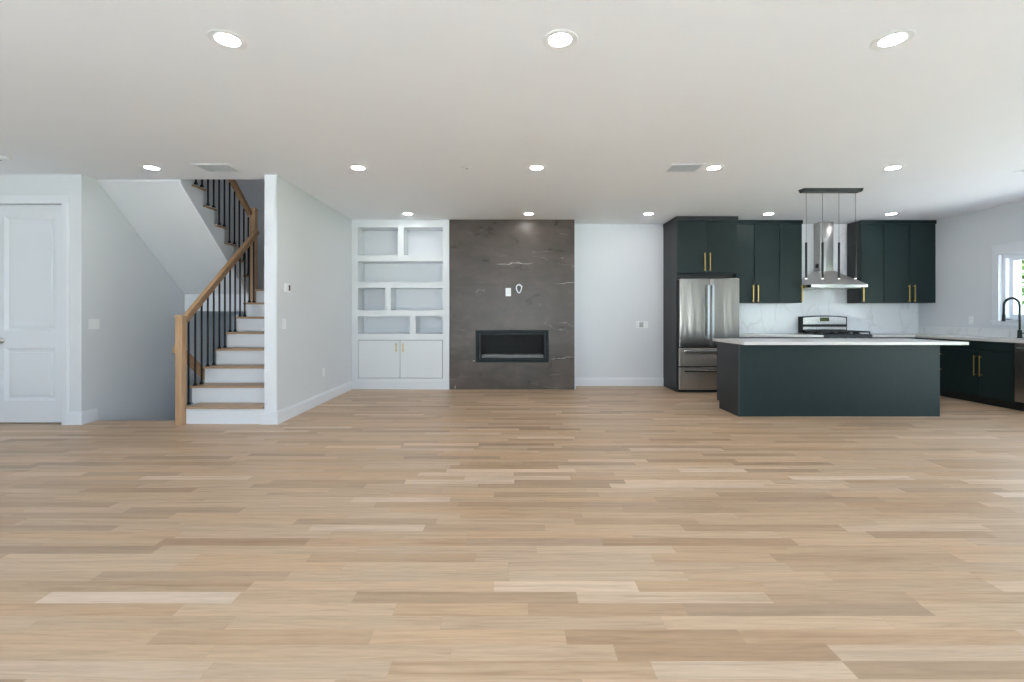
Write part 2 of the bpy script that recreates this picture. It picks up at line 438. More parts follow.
# wall behind the camera with three glazed openings
ops = [(-4.9, -2.3), (-1.4, 1.8), (2.8, 5.6)]
b = MB(); x = XL
for a, c in ops:
    b.box(x, a, YF-0.15, YF, 0, H).box(a, c, YF-0.15, YF, 2.4, H).box(a, c, YF-0.15, YF, 0, 0.1); x = c
b.box(x, XR, YF-0.15, YF, 0, H)
struct(b.build('wall_front', 'wall'))
# right wall with a kitchen window and a glazed door
WY0, WY1, WZ0, WZ1 = 5.30, 6.63, 1.115, 2.05
b = MB(); X0, X1 = XR, XR+0.15
b.box(X0, X1, YF-0.15, 1.6, 0, H).box(X0, X1, 1.6, 4.4, 2.3, H).box(X0, X1, 4.4, WY0, 0, H)
b.box(X0, X1, WY0, WY1, 0, WZ0).box(X0, X1, WY0, WY1, WZ1, H).box(X0, X1, WY1, YB+0.15, 0, H)
struct(b.build('wall_right', 'wall'), 'white wall on the kitchen window side')

def window_unit(name, lo, hi, z0, z1, plane, axis, cols, label, fr=0.05, casing=0.09, head=0.12, sign=1):
    """axis 0: runs along x on wall plane y=plane; axis 1: runs along y on wall x=plane. sign = outward direction"""
    w = bpy.data.objects.new(name, None); COL.objects.link(w); struct(w, label)
    c = (lo+hi)/2
    w.location = (c, plane, z0) if axis == 0 else (plane, c, z0)
    def bx(mb, a0, a1, d0, d1, q0, q1, bev=0.003):
        d0, d1 = plane + sign*d0, plane + sign*d1
        if axis == 0: mb.box(a0, a1, d0, d1, q0, q1, bev)
        else: mb.box(d0, d1, a0, a1, q0, q1, bev)
    f = MB()
    bx(f, lo, lo+fr, 0.03, 0.13, z0, z1); bx(f, hi-fr, hi, 0.03, 0.13, z0, z1)
    bx(f, lo+fr, hi-fr, 0.03, 0.13, z1-fr, z1); bx(f, lo+fr, hi-fr, 0.03, 0.13, z0, z0+fr)
    f.build('window_frame', 'trim', w)
    n = cols; g = (hi-lo-2*fr)/n
    for i in range(n):
        a0 = lo+fr+i*g; a1 = a0+g; st = 0.045
        s_ = MB(); dd = (0.05, 0.085) if i % 2 == 0 else (0.088, 0.12)
        bx(s_, a0, a0+st, *dd, z0+fr, z1-fr, 0.002); bx(s_, a1-st, a1, *dd, z0+fr, z1-fr, 0.002)
        bx(s_, a0+st, a1-st, *dd, z1-fr-st, z1-fr, 0.002); bx(s_, a0+st, a1-st, *dd, z0+fr, z0+fr+st, 0.002)
        so = s_.build('sash', 'trim', w)
        p_ = MB(); m_ = (dd[0]+dd[1])/2
        bx(p_, a0+st, a1-st, m_-0.003, m_+0.003, z0+fr+st, z1-fr-st, 0)
        p_.build('pane', 'glass', so)
    if casing:
        k = MB()
        bx(k, lo-casing, lo, -0.02, 0, z0, z1, 0.004); bx(k, hi, hi+casing, -0.02, 0, z0, z1, 0.004)
        bx(k, lo-casing, hi+casing, -0.022, 0, z1, z1+head, 0.004)
        bx(k, lo-casing-0.01, hi+casing+0.01, -0.03, 0, z1+head, z1+head+0.02, 0.004)
        if z0 > 0.3:
            bx(k, lo-casing, hi+casing, -0.02, 0, z0-0.065, z0-0.012, 0.004)
            bx(k, lo-casing-0.01, hi+casing+0.01, -0.035, 0.03, z0-0.012, z0+0.004, 0.003)
        k.build('window_casing', 'trim', w)
    return w
window_unit('window_1', WY0, WY1, WZ0, WZ1, XR, 1, 2, 'white framed window over the kitchen sink')
for i, (a, c) in enumerate(ops):
    window_unit('window_%d' % (i+2), a, c, 0.1, 2.4, YF, 0, 3, None, sign=-1)
window_unit('door_2', 1.6, 4.4, 0.0, 2.3, XR, 1, 3, None)

# baseboards
def baseboard(name, p0, p1, nrm, h=0.14, t=0.015):
    p0, p1, nrm = Vector((*p0, 0)), Vector((*p1, 0)), Vector((*nrm, 0))
    prof = [(0, 0), (t, 0), (t, h-0.03), (t*0.75, h-0.022), (t*0.6, h-0.006), (t*0.35, h), (0, h)]
    bb = MB(); A = [bb.bm.verts.new(p0 + nrm*u + Vector((0, 0, v))) for u, v in prof]
    B = [bb.bm.verts.new(p1 + nrm*u + Vector((0, 0, v))) for u, v in prof]
    bb.bm.faces.new(A); bb.bm.faces.new(B[::-1]); n = len(prof)
    for i in range(n): bb.bm.faces.new((A[i], B[i], B[(i+1) % n], A[(i+1) % n]))
    return struct(bb.build(name, 'trim'))
baseboard('baseboard_stair_wall', (-2.56, 5.15), (-2.56, YS), (1, 0))
struct(MB().box(-2.735, -2.545, 5.145, 5.165, 0, 0.115, 0.003).box(-2.73, -2.55, 5.15, 5.165, 0.115, 0.14, 0.003).build('baseboard_wall_end', 'trim'))
baseboard('baseboard_back', (1.048, YB), (2.593, YB), (0, -1))
baseboard('baseboard_fireplace_return', (1.048, YS+0.003), (1.048, YB-0.016), (1, 0))
baseboard('baseboard_door_side', (-4.818, 5.15), (-4.68, 5.15), (0, -1))
baseboard('baseboard_stairwell_left', (-4.695, 5.15), (-4.695, 5.34), (1, 0))
baseboard('baseboard_door_left', (XL, 5.15), (-5.772, 5.15), (0, -1))
baseboard('baseboard_left', (XL, YF), (XL, 5.13), (1, 0))
# white trim strip down the stair wall end and upper edge trim
struct(MB().box(-2.695, -2.565, 5.157, 5.165, 0.14, H-0.001, 0.002).build('trim_1', 'trim'), 'flat white trim on the wall end beside the stairs')

# panelled door
d = bpy.data.objects.new('door_1', None); COL.objects.link(d); d.location = (-5.295, 5.19, 0); struct(d, 'tall white two-panel interior door')
b = MB(); sy0, sy1 = 5.195, 5.24
b.box(dx0+0.003, -5.588, sy0, sy1, 0.012, 2.416).box(-5.027, dx1-0.003, sy0, sy1, 0.012, 2.416)
b.box(-5.588, -5.027, sy0, sy1, 0.012, 0.254).box(-5.588, -5.027, sy0, sy1, 0.837, 1.024).box(-5.588, -5.027, sy0, sy1, 2.289, 2.416)
for z0, z1 in ((0.254, 0.837), (1.024, 2.289)):
    b.box(-5.588, -5.027, sy0+0.022, sy1, z0, z1)
    # moulded slope round the panel
    q = 0.028; o_ = [(-5.588, z0), (-5.027, z0), (-5.027, z1), (-5.588, z1)]; i_ = [(-5.588+q, z0+q), (-5.027-q, z0+q), (-5.027-q, z1-q), (-5.588+q, z1-q)]
    for k in range(4):
        k2 = (k+1) % 4
        b.bm.faces.new([b.bm.verts.new((o_[k][0], sy0+0.002, o_[k][1])), b.bm.verts.new((o_[k2][0], sy0+0.002, o_[k2][1])),
                        b.bm.verts.new((i_[k2][0], sy0+0.0215, i_[k2][1])), b.bm.verts.new((i_[k][0], sy0+0.0215, i_[k][1]))])
    b.box(-5.588+0.05, -5.027-0.05, sy0+0.010, sy0+0.03, z0+0.05, z1-0.05, 0.006)
b.build('door_panel', 'trim', d)
b = MB()
b.lathe([(0.0, 5.130), (0.018, 5.132), (0.027, 5.142), (0.027, 5.152), (0.012, 5.162), (0.011, 5.182), (0.03, 5.186), (0.032, 5.1945), (0, 5.1948)], (-5.615, 0, 0.915), 1, 24)
b.build('door_knob', 'nickel', d, True)
b = MB()
cw = 0.08
b.box(dx0-cw, dx0, 5.132, 5.15, 0, dz, 0.004).box(dx1, dx1+cw, 5.132, 5.15, 0, dz, 0.004).box(dx0-cw, dx1+cw, 5.13, 5.15, dz, dz+0.085, 0.004)
b.box(dx0-cw+0.012, dx0-cw+0.03, 5.126, 5.132, 0, dz, 0.002).box(dx1+cw-0.03, dx1+cw-0.012, 5.126, 5.132, 0, dz, 0.002)
b.build('door_casing', 'trim', d)

# ================================================================== STAIRCASE
RH, RT = 0.196, 0.223
D0 = 5.17
XI = -3.66         # open (left) side of first flight
XW = -2.70         # wall side
st = thing('staircase', (-3.2, 5.17, 0), 'staircase with oak treads, white risers and black iron balusters rising behind the left wall', 'staircase')
# carcass under first flight, down to the floor
pts = [(D0+0.02, 0.0)]
for n in range(7):
    pts += [(D0+0.02+n*RT, (n+1)*RH-0.026), (D0+0.02+(n+1)*RT, (n+1)*RH-0.026)]
pts += [(D0+0.02+7*RT, 1.257), (YB-0.01, 1.257), (YB-0.01, 0.0)]
MB().prism(pts, 0, XI+0.01, XW-0.005).build('stringer', 'trim', st)
MB().box(XI+0.01, XI+0.07, 5.34, YB-0.01, -2.79, -0.305).build('stringer', 'wall', st)
for n in range(8):
    y = D0 + n*RT
    MB().box(XI+0.012 if n else -3.562, XW-0.004, y, y+0.018, n*RH+0.002 if n else 0.002, (n+1)*RH-0.026, 0.0).build('riser', 'trim', st)
for n in range(7):
    y = D0 + n*RT
    MB().box(XI-0.02 if n else -3.562, XW-0.004, y-0.03, y+RT-0.001, (n+1)*RH-0.026, (n+1)*RH, 0.008).build('tread', 'tread', st)
# landing
yl = D0+7*RT
MB().box(-4.69, -3.72, 6.80, YB-0.007, 1.50, 1.568-0.026).box(-3.72, XW-0.004, yl+0.005, YB-0.007, 1.50, 1.568-0.026).box(-4.69, XI+0.008, yl+0.045, YB-0.02, 1.257, 1.5).build('landing', 'trim', st)
MB().box(-3.72, XW-0.004, yl-0.03, YB-0.006, 1.568-0.026, 1.568).box(-4.69, -3.72, 6.80, YB-0.006, 1.568-0.026, 1.568).build('landing_floor', 'tread', st)
# second flight, coming back towards the room on the left
F2 = 6.82; R2 = 0.212; X2 = -3.745
for k in range(7):
    z = 1.568 + (k+1)*RH; ya = F2 - k*R2; yb = max(ya - R2, 5.345)
    MB().box(-4.69, X2-0.02, ya-0.02, ya-0.002, z-RH+0.002, z-0.026).build('riser', 'trim', st)
    MB().box(-4.69, X2+0.015, yb, ya+0.018, z-0.026, z, 0.006).build('tread', 'tread', st)
# closed stringer board of the second flight: stepped top, sloping foot
top = []
for k in range(7):
    z = 1.568 + (k+1)*RH - 0.026; ya = F2 - k*R2; yb = max(ya - R2, 5.345)
    top += [(ya-0.02, z), (yb-0.02 if yb > 5.35 else 5.345, z)]
pts = [(F2-0.02, 1.57)] + top + [(5.345, 2.70), (6.695, 1.505), (6.695, 1.54), (6.80, 1.569)]
MB().prism(pts, 0, X2-0.02, X2).build('stringer', 'trim', st)
# soffit under the second flight
MB().prism([(6.77, 1.50), (5.345, 2.72), (5.345, 2.76), (6.77, 1.54)], 0, -4.69, X2-0.021).build('soffit', 'wall', st)
# newel posts
def newel(x, y, z0, z1, w=0.10):
    b = MB(); h = w/2
    b.box(x-h, x+h, y-h, y+h, z0, z1, 0.004)
    b.box(x-h-0.008, x+h+0.008, y-h-0.008, y+h+0.008, z1, z1+0.018, 0.004)
    b.hexa([(x-h, y-h, z1+0.018), (x+h, y-h, z1+0.018), (x+h, y+h, z1+0.018), (x-h, y+h, z1+0.018)],
           [(x-0.02, y-0.02, z1+0.034), (x+0.02, y-0.02, z1+0.034), (x+0.02, y+0.02, z1+0.034), (x-0.02, y+0.02, z1+0.034)])
    return b.build('newel_post', 'oakz', st)
newel(-3.603, 5.148, 0.0, 1.17, 0.078)
newel(-3.672, 6.735, 1.25, 2.70, 0.076)
# handrails (rounded rectangular section swept along a slope)
def rail(name, pts, w=0.06, h=0.075, m='oaky', parent=None):
    b = MB(); prof = []
    for sx, sz in ((-1, -1), (1, -1), (1, 1), (-1, 1)):
        for a in range(4):
            ang = {(-1, -1): PI, (1, -1): 1.5*PI, (1, 1): 0, (-1, 1): 0.5*PI}[(sx, sz)] + a*PI/6
            prof.append((sx*(w/2-0.012) + 0.012*math.cos(ang), sz*(h/2-0.012) + 0.012*math.sin(ang)))
    rings = []
    for i, p in enumerate(pts):
        p = Vector(p); dd = (Vector(pts[min(i+1, len(pts)-1)]) - Vector(pts[max(i-1, 0)])).normalized()
        side = Vector((dd.y, -dd.x, 0)).normalized(); up = side.cross(dd).normalized()
        rings.append([b.bm.verts.new(p + side*u + up*v) for u, v in prof])
    for i in range(len(rings)-1):
        n = len(prof)
        for k in range(n): b.bm.faces.new((rings[i][k], rings[i][(k+1) % n], rings[i+1][(k+1) % n], rings[i+1][k]))
    b.bm.faces.new(rings[0]); b.bm.faces.new(rings[-1][::-1])
    return b.build(name, m, parent)
def zr1(y): return 1.115 + (y-5.16)*(2.375-1.115)/(6.68-5.16)
rail('handrail', [(-3.60, 5.19, zr1(5.19)), (-3.60, 6.688, zr1(6.688))], parent=st)
def zr2(y): return 2.66 + (6.66-y)*0.82
rail('handrail', [(-3.70, 6.688, zr2(6.688)), (-3.70, 5.42, zr2(5.42))], parent=st)
newel(-3.70, 5.39, 3.0, 3.95, 0.07)
# balusters
def baluster(x, y, z0, z1):
    b = MB(); r = 0.0075
    b.box(x-r, x+r, y-r, y+r, z0, z1)
    o = b.build('baluster', 'iron', st)
    b = MB()
    b.box(x-0.016, x+0.016, y-0.016, y+0.016, z0, z0+0.014, 0.002)
    b.hexa([(x-0.014, y-0.014, z0+0.014), (x+0.014, y-0.014, z0+0.014), (x+0.014, y+0.014, z0+0.014), (x-0.014, y+0.014, z0+0.014)],
           [(x-0.008, y-0.008, z0+0.032), (x+0.008, y-0.008, z0+0.032), (x+0.008, y+0.008, z0+0.032), (x-0.008, y+0.008, z0+0.032)])
    b.build('baluster_shoe', 'iron', o)
    return o
for k in range(13):
    y = 5.265 + k*0.1115
    n = int((y - (D0-0.03))/RT) + 1
    if k == 0: n = 1
    baluster(-3.60, y, n*RH+0.001, zr1(y)-0.047)
for k in range(12):
    y = 5.455 + k*0.1115
    n = int((F2+0.018-y)/R2) + 1
    baluster(-3.72, y, 1.568+n*RH+0.001, zr2(y)-0.05)

# handrail down to the lower level
lr = rail('lower_handrail', [(-3.70, 5.20, 0.83), (-3.70, 5.27, 0.80), (-3.70, 6.9, -0.44)], 0.055, 0.10, parent=st)
for y in (6.0, 6.7):
    z = 0.80-(y-5.27)*0.76
    MB().tube([(-3.70, y, z-0.058), (-3.695, y, z-0.085), (-3.67, y, z-0.09), (-3.652, y, z-0.09)], 0.008, 10).build('bracket', 'nickel', lr, True)
# steps to the lower level
pts = [(5.345, -0.305)]
b = MB()
for k in range(10):
    z = -RH*(k+1)-0.02; y = 5.345+0.24*k
    b.box(-4.69, XI-0.005, y, y+0.24, z-0.30 if k < 9 else z-0.2, z)
struct(b.build('trim_lower_steps', 'trim'))

# ================================================================== wall plates
def plate_x(name, y0, y1, z0, z1, x, nx, label, cat, kind='switch', group=None):
    """plate on a wall of constant x; nx = +1 faces +x"""
    yc, zc = (y0+y1)/2, (z0+z1)/2
    t = thing(name, (x, yc, z0), label, cat, group)
    MB().box(x, x+nx*0.006, y0, y1, z0, z1, 0.002).build('cover_plate', 'plate', t)
    n = max(1, round((y1-y0)/0.075)) if kind == 'switch' else 1
    for i in range(n):
        c = yc + (i-(n-1)/2)*0.046
        if kind == 'switch':
            MB().box(x+nx*0.006, x+nx*0.010, c-0.017, c+0.017, zc-0.033, zc+0.033, 0.002).build('rocker', 'plate', t)
        else:
            for s in (-1, 1):
                o = MB().box(x+nx*0.006, x+nx*0.009, c-0.016, c+0.016, zc+s*0.02-0.014, zc+s*0.02+0.014, 0.003).build('socket', 'plate', t)
                MB().box(x+nx*0.009, x+nx*0.0095, c-0.008, c-0.005, zc+s*0.02-0.006, zc+s*0.02+0.006).box(x+nx*0.009, x+nx*0.0095, c+0.005, c+0.008, zc+s*0.02-0.006, zc+s*0.02+0.006).build('slot', 'slotgrey', o)
    return t
def plate_y(name, x0, x1, z0, z1, y, label, cat, kinds, group=None):
    """plate on a wall facing -y; kinds: one entry per gang"""
    xc, zc = (x0+x1)/2, (z0+z1)/2
    t = thing(name, (xc, y, z0), label, cat, group)
    MB().box(x0, x1, y-0.006, y, z0, z1, 0.002).build('cover_plate', 'plate', t)
    n = len(kinds)
    for i, k in enumerate(kinds):
        c = xc + (i-(n-1)/2)*(x1-x0)/n
        if k == 'switch':
            MB().box(c-0.017, c+0.017, y-0.010, y-0.006, zc-0.033, zc+0.033, 0.002).build('rocker', 'plate', t)
        elif k == 'outlet':
            for s in (-1, 1):
                o = MB().box(c-0.016, c+0.016, y-0.009, y-0.006, zc+s*0.02-0.014, zc+s*0.02+0.014, 0.003).build('socket', 'plate', t)
                MB().box(c-0.008, c-0.005, y-0.0095, y-0.009, zc+s*0.02-0.006, zc+s*0.02+0.006).box(c+0.005, c+0.008, y-0.0095, y-0.009, zc+s*0.02-0.006, zc+s*0.02+0.006).build('slot', 'slotgrey', o)
        elif k == 'open':
            MB().box(c-0.028, c+0.028, y-0.0065, y-0.006, zc-0.042, zc+0.042).build('opening', 'slotgrey', t)
            MB().tube([(c-0.02, y-0.01, zc+0.03), (c+0.015, y-0.014, zc+0.01), (c-0.015, y-0.014, zc-0.01), (c+0.012, y-0.012, zc-0.035)], 0.005, 8).build('cable', 'plate', t, True)
    return t
plate_x('light_switch', 5.235, 5.37, 1.04, 1.155, -4.695, 1, 'double white light switch on the left wall, right of the panelled door', 'light switch')
plate_x('light_switch', 5.275, 5.365, 1.04, 1.155, -2.56, 1, 'white light switch on the stair wall below the thermostat', 'light switch')
plate_x('wall_outlet', 6.42, 6.49, 0.36, 0.47, -2.56, 1, 'small white outlet low on the stair wall, above the baseboard', 'outlet', 'outlet')
th = thing('thermostat', (-2.56, 5.385, 1.455), 'small white thermostat with dark screen on the stair wall', 'thermostat')
MB().box(-2.56, -2.54, 5.325, 5.445, 1.46, 1.56, 0.004).build('housing', 'plate', th)
MB().box(-2.54, -2.5385, 5.395, 5.437, 1.478, 1.545, 0.0005).build('screen', 'slot', th)
plate_y('wall_outlet', 2.135, 2.245, 0.975, 1.095, YB, 'white double outlet plate left of the pair on the far white wall', 'outlet', ['outlet', 'open'])
plate_y('wall_outlet', 2.262, 2.335, 0.975, 1.095, YB, 'narrow white plate right of the pair on the far white wall, next to fridge cabinet', 'outlet', ['outlet'])

# ================================================================== BUILT-IN BOOKCASE
def P(px, py, d): return ((px-510)*d/470, 1.2-(py-315)*d/470)
bc = thing('built_in_bookcase', (-1.77, YS, 0), 'white built-in bookcase with staggered empty shelves over two cupboard doors', 'bookcase')
bx0, bx1 = -2.555, -0.98
def XX(px): return (px-510)*YS/470
def ZZ(py): return 1.2-(py-315)*YS/470
L, R = XX(357.9), XX(442.7)
rows = [(ZZ(255), ZZ(227.3), XX(397.9), XX(403.6)), (ZZ(281.6), ZZ(261.3), None, None), (ZZ(310.1), ZZ(287.9), XX(385), XX(390.7)), (ZZ(333.6), ZZ(316.4), XX(409.9), XX(415.6))]
zd0, zd1 = ZZ(378.4), ZZ(340)
bd = YB-0.03
b = MB(); b.box(bx0, L, YS, bd, 0, H-0.002).box(R, bx1, YS, bd, 0, H-0.002)
b.build('side_panel', 'shelfwhite', bc)
MB().box(bx0, bx1, bd, YB-0.002, 0, H-0.002).build('back_panel', 'shelfwhite', bc)
zs = [(rows[0][1], H-0.002)] + [(rows[i+1][1], rows[i][0]) for i in range(3)] + [(zd1, rows[3][0])]
for i, (a, c) in enumerate(zs):
    MB().box(L, R, YS+0.0, bd, a, c, 0.0).build('shelf' if i else 'top_rail', 'shelfwhite', bc)
for z0, z1, xa, xb in rows:
    if xa: MB().box(xa, xb, YS, bd, z0, z1).build('divider', 'shelfwhite', bc)
MB().box(L, R, YS+0.004, bd, 0, zd0).build('plinth', 'shelfwhite', bc)
MB().box(bx0, bx1, YS-0.012, YS-0.0005, 0, 0.115, 0.003).build('base_moulding', 'shelfwhite', bc)
MB().box(L, R, YS+0.03, bd, zd0, zd1).build('cupboard', 'dark', bc)
xm = XX(400)
def pull_v(x, y, z0, z1, parent, m='brass', w=0.012, off=0.03, nrm=(0, -1)):
    """vertical bar pull on a face; nrm = outward direction in plan"""
    b = MB(); nx, ny = nrm; h = w/2
    cx, cy = x+nx*off, y+ny*off
    b.box(cx-h, cx+h, cy-h, cy+h, z0, z1, 0.002)
    for z in (z0+0.02, z1-0.02):
        if ny: b.box(cx-h*0.8, cx+h*0.8, y, cy, z-h*0.8, z+h*0.8)
        else: b.box(x, cx, cy-h*0.8, cy+h*0.8, z-h*0.8, z+h*0.8)
    return b.build('handle', m, parent)
for x0, x1, hx in ((L+0.007, xm-0.003, XX(396.4)), (xm+0.003, R-0.007, XX(403.2))):
    o = MB().box(x0, x1, YS+0.002, YS+0.024, zd0+0.007, zd1-0.007, 0.003).build('door', 'shelfwhite', bc)
    pull_v(hx, YS+0.002, ZZ(351.8), ZZ(343), o, w=0.014)

# ================================================================== FIREPLACE
fx0, fx1 = -0.976, 1.046
ix0, ix1, iz0, iz1 = XX(481), XX(544), ZZ(358.3), ZZ(335)
ox0, ox1, oz0, oz1 = XX(475.9), XX(548.7), ZZ(362.4), ZZ(330.1)
fs = MBo(0.035, YS, 0)
fs.box(fx0, ox0+0.02, YS, YB-0.002, 0, H-0.002).box(ox1-0.02, fx1, YS, YB-0.002, 0, H-0.002)
fs.box(ox0+0.02, ox1-0.02, YS, YB-0.002, 0, oz0+0.02).box(ox0+0.02, ox1-0.02, YS, YB-0.002, oz1-0.02, H-0.002)
tag(fs.build('fireplace_surround', 'stone'), 'full height dark taupe stone tile surround holding the fireplace', 'fireplace surround')
struct(MB().box(fx1, fx1+0.002, YS, YB, 0.0, H).box(fx1-0.004, fx1+0.004, YS-0.003, YS+0.012, 0, H).build('trim_2', 'trim'), 'white edge beside the stone surround')
# the edge strip of the tiles
fp = thing('electric_fireplace', (0.035, YS, oz0), 'black framed linear electric fireplace set in the taupe stone', 'fireplace')
b = MB(); e0 = YS-0.014
b.box(ox0, ix0-0.02, e0, YS-0.001, oz0, oz1, 0.003).box(ix1+0.02, ox1, e0, YS-0.001, oz0, oz1, 0.003)
b.box(ix0-0.02, ix1+0.02, e0, YS-0.001, oz0, iz0-0.02, 0.003).box(ix0-0.02, ix1+0.02, e0, YS-0.001, iz1+0.02, oz1, 0.003)
b.build('frame', mat('fireplace_frame_metal', (0.012, 0.020, 0.021), 0.5, spec=0.2), fp)
b = MB(); y0, y1 = YS-0.008, YS+0.02
b.box(ix0-0.018, ix0, y0, y1, iz0-0.018, iz1+0.018, 0.003).box(ix1, ix1+0.018, y0, y1, iz0-0.018, iz1+0.018, 0.003)
b.box(ix0, ix1, y0, y1, iz0-0.018, iz0, 0.003).box(ix0, ix1, y0, y1, iz1, iz1+0.018, 0.003)
b.build('inner_frame', 'matblack', fp)
b = MB(); Y1 = YS+0.22
b.box(ix0, ix1, Y1, Y1+0.01, iz0, iz1).box(ix0-0.01, ix0, YS+0.02, Y1+0.01, iz0, iz1).box(ix1, ix1+0.01, YS+0.02, Y1+0.01, iz0, iz1)
b.box(ix0-0.01, ix1+0.01, YS+0.02, Y1+0.01, iz0-0.01, iz0).box(ix0-0.01, ix1+0.01, YS+0.02, Y1+0.01, iz1, iz1+0.01)
b.build('firebox', 'dark', fp)
MB().box(ix0, ix1, YS+0.012, YS+0.015, iz0, iz1).build('glass_front', 'fireglass', fp)
MB().box(ix0+0.005, ix1-0.005, YS+0.03, YS+0.13, iz0+0.002, iz0+0.055, 0.006).build('burner_tray', mat('burner_tray_grey', (0.30, 0.29, 0.29), 0.45, 0.3), fp)
b = MB(); 
for i in range(90):
    x = random.uniform(ix0+0.03, ix1-0.03); y = random.uniform(YS+0.04, YS+0.12); r = random.uniform(0.008, 0.014)
    b.lathe([(0, -r), (r*0.8, -r*0.4), (r*0.8, r*0.4), (0, r)], (x, y, iz0+0.05+r*0.6), 2, 6)
tag(b.build('ember_crystals', mat('ember_glass', (0.35, 0.35, 0.36), 0.12), fp), kind='stuff')
plate_y('wall_outlet', XX(505.6), XX(511), ZZ(296.2), ZZ(288), YS, 'white outlet on the taupe stone above the fireplace', 'outlet', ['outlet'])
# cable loop hanging from the stone
cl = thing('cable_loop', (XX(519), YS, ZZ(293.5)), 'white coiled cable loop hanging on the stone above the fireplace', 'cable')
cx, cz = XX(519), ZZ(288.8); path = []
for k in range(28):
    a = 2*PI*k/28
    path.append((cx+0.040*math.cos(a)+0.006*math.sin(2*a), YS-0.016-0.004*math.sin(a), cz+0.066*math.sin(a)))
MB().tube(path, 0.0095, 8, True).build('coil', 'plate', cl, True)
MB().tube([(cx+0.01, YS-0.001, cz+0.06), (cx+0.02, YS-0.02, cz+0.055), (cx+0.05, YS-0.02, cz+0.02), (cx+0.055, YS-0.015, cz+0.045)], 0.007, 8).build('cable_end', 'plate', cl, True)
MB().lathe([(0, -0.004), (0.018, -0.004), (0.018, 0), (0, 0)], (cx+0.01, YS-0.0008, cz+0.06), 1, 20).build('grommet', 'slotgrey', cl)

# ================================================================== KITCHEN CABINETS
YU = 7.62      # front of wall cabinets
YT = 7.32      # front of fridge enclosure
ZB, ZC = 0.855, 0.89
def cabinet(name, x0, x1, yf, z0, z1, doors, handles, label, cat, group=None, yb=YB-0.018, side='cab', crown=False):
    """doors: x splits; handles: list of (door index, x, z0, z1)"""
    t = thing(name, ((x0+x1)/2, yf, z0), label, cat, group)
    MB().box(x0+0.0005, x1-0.0005, yf+0.021, yb, z0, z1, 0.001).build('cabinet_body', side, t)
    MB().box(x0+(0.006 if x0 != 6.064 else 0), x1-(0.006 if x1 not in (4.37, 6.062) else 0), yf+0.0195, yf+0.0208, z0+0.006, z1-0.07).build('shadow_gap', 'dark', t)
    for i in range(len(doors)-1):
        o = MB().box(doors[i]+0.0045, doors[i+1]-0.0045, yf, yf+0.019, z0+0.001, z1-(0.06 if crown else 0.003), 0.0018).build('door', 'cab', t)
        for h in handles:
            if h[0] == i: pull_v(h[1], yf, h[2], h[3], o, w=0.013)
    return t
def UX(px): return (px-510)*YU/470
# tall enclosure round the fridge
fe = thing('fridge_enclosure', (3.05, YT, 0), 'tall charcoal green cabinet surround with two doors above the fridge', 'cabinet')
MB().box(2.594, 2.612, YT, YB-0.002, 0, 2.735, 0.001).build('side_panel', 'cabside', fe)
MB().box(3.531, 3.548, YT+0.025, YB-0.002, 0, 2.68, 0.001).build('side_panel', 'cab', fe)
MB().box(2.613, 3.530, YT+0.022, YB-0.002, 1.845, 2.68, 0.001).build('cabinet_body', 'cab', fe)
MB().box(2.588, 3.549, YT-0.015, YB-0.002, 2.672, 2.735, 0.002).build('crown', 'cabside', fe)
def TX(px): return (px-510)*YT/470
xm = TX(706.5)
for x0, x1, hx in ((2.615, xm-0.0015, TX(704.3)), (xm+0.0015, 3.522, TX(709.6))):
    o = MB().box(x0, x1, YT, YT+0.02, 1.848, 2.666, 0.002).build('door', 'cab', fe)
    pull_v(hx, YT, 1.2+(315-271)*YT/470, 1.2+(315-253)*YT/470, o, w=0.013)
MB().box(2.613, 3.530, YT+0.10, YT+0.11, 1.77, 1.845).build('gap_shade_strip', 'dark', fe)  # black strip stands in for the shade in the gap above the fridge

uz0, uz1 = 1.397, 2.735
hz0, hz1 = 1.2+(315-302)*YU/470, 1.2+(315-285)*YU/470
cabinet('wall_cabinet', 3.556, 4.37, YU, uz0, uz1, (3.556, UX(754.3), 4.37), [(0, UX(752.6), hz0, hz1), (1, UX(757.4), hz0, hz1)],
        'two-door dark green wall cabinet right of the fridge', 'cabinet', 'dark green wall cabinets', crown=True)
cabinet('wall_cabinet', 4.372, 4.738, YU, uz0, uz1, (4.372, 4.738), [(0, UX(801.2), hz0, hz1)],
        'narrow single-door dark green wall cabinet left of the range hood', 'cabinet', 'dark green wall cabinets', crown=True)
cabinet('wall_cabinet', 5.69, 6.062, YU, uz0, uz1, (5.69, 6.062), [(0, 5.715, hz0, hz1)],
        'narrow single-door dark green wall cabinet right of the range hood', 'cabinet', 'dark green wall cabinets', side='cabside', crown=True)
cabinet('wall_cabinet', 6.064, 6.905, YU, uz0, uz1, (6.064, UX(910), 6.905), [(0, UX(908.2), hz0, hz1), (1, UX(913.6), hz0, hz1)],
        'two-door dark green wall cabinet in the corner by the window wall', 'cabinet', 'dark green wall cabinets', crown=True)
for x0, x1, nm in ((3.568, 4.745, 'crown strip above the wall cabinets left of the hood'), (5.683, 6.908, 'crown strip above the wall cabinets right of the hood')):
    struct(MB().box(x0, x1, YU-0.012, YU+0.0205, 2.677, 2.737, 0.002).build('trim_crown', 'cab'), 'dark green ' + nm)

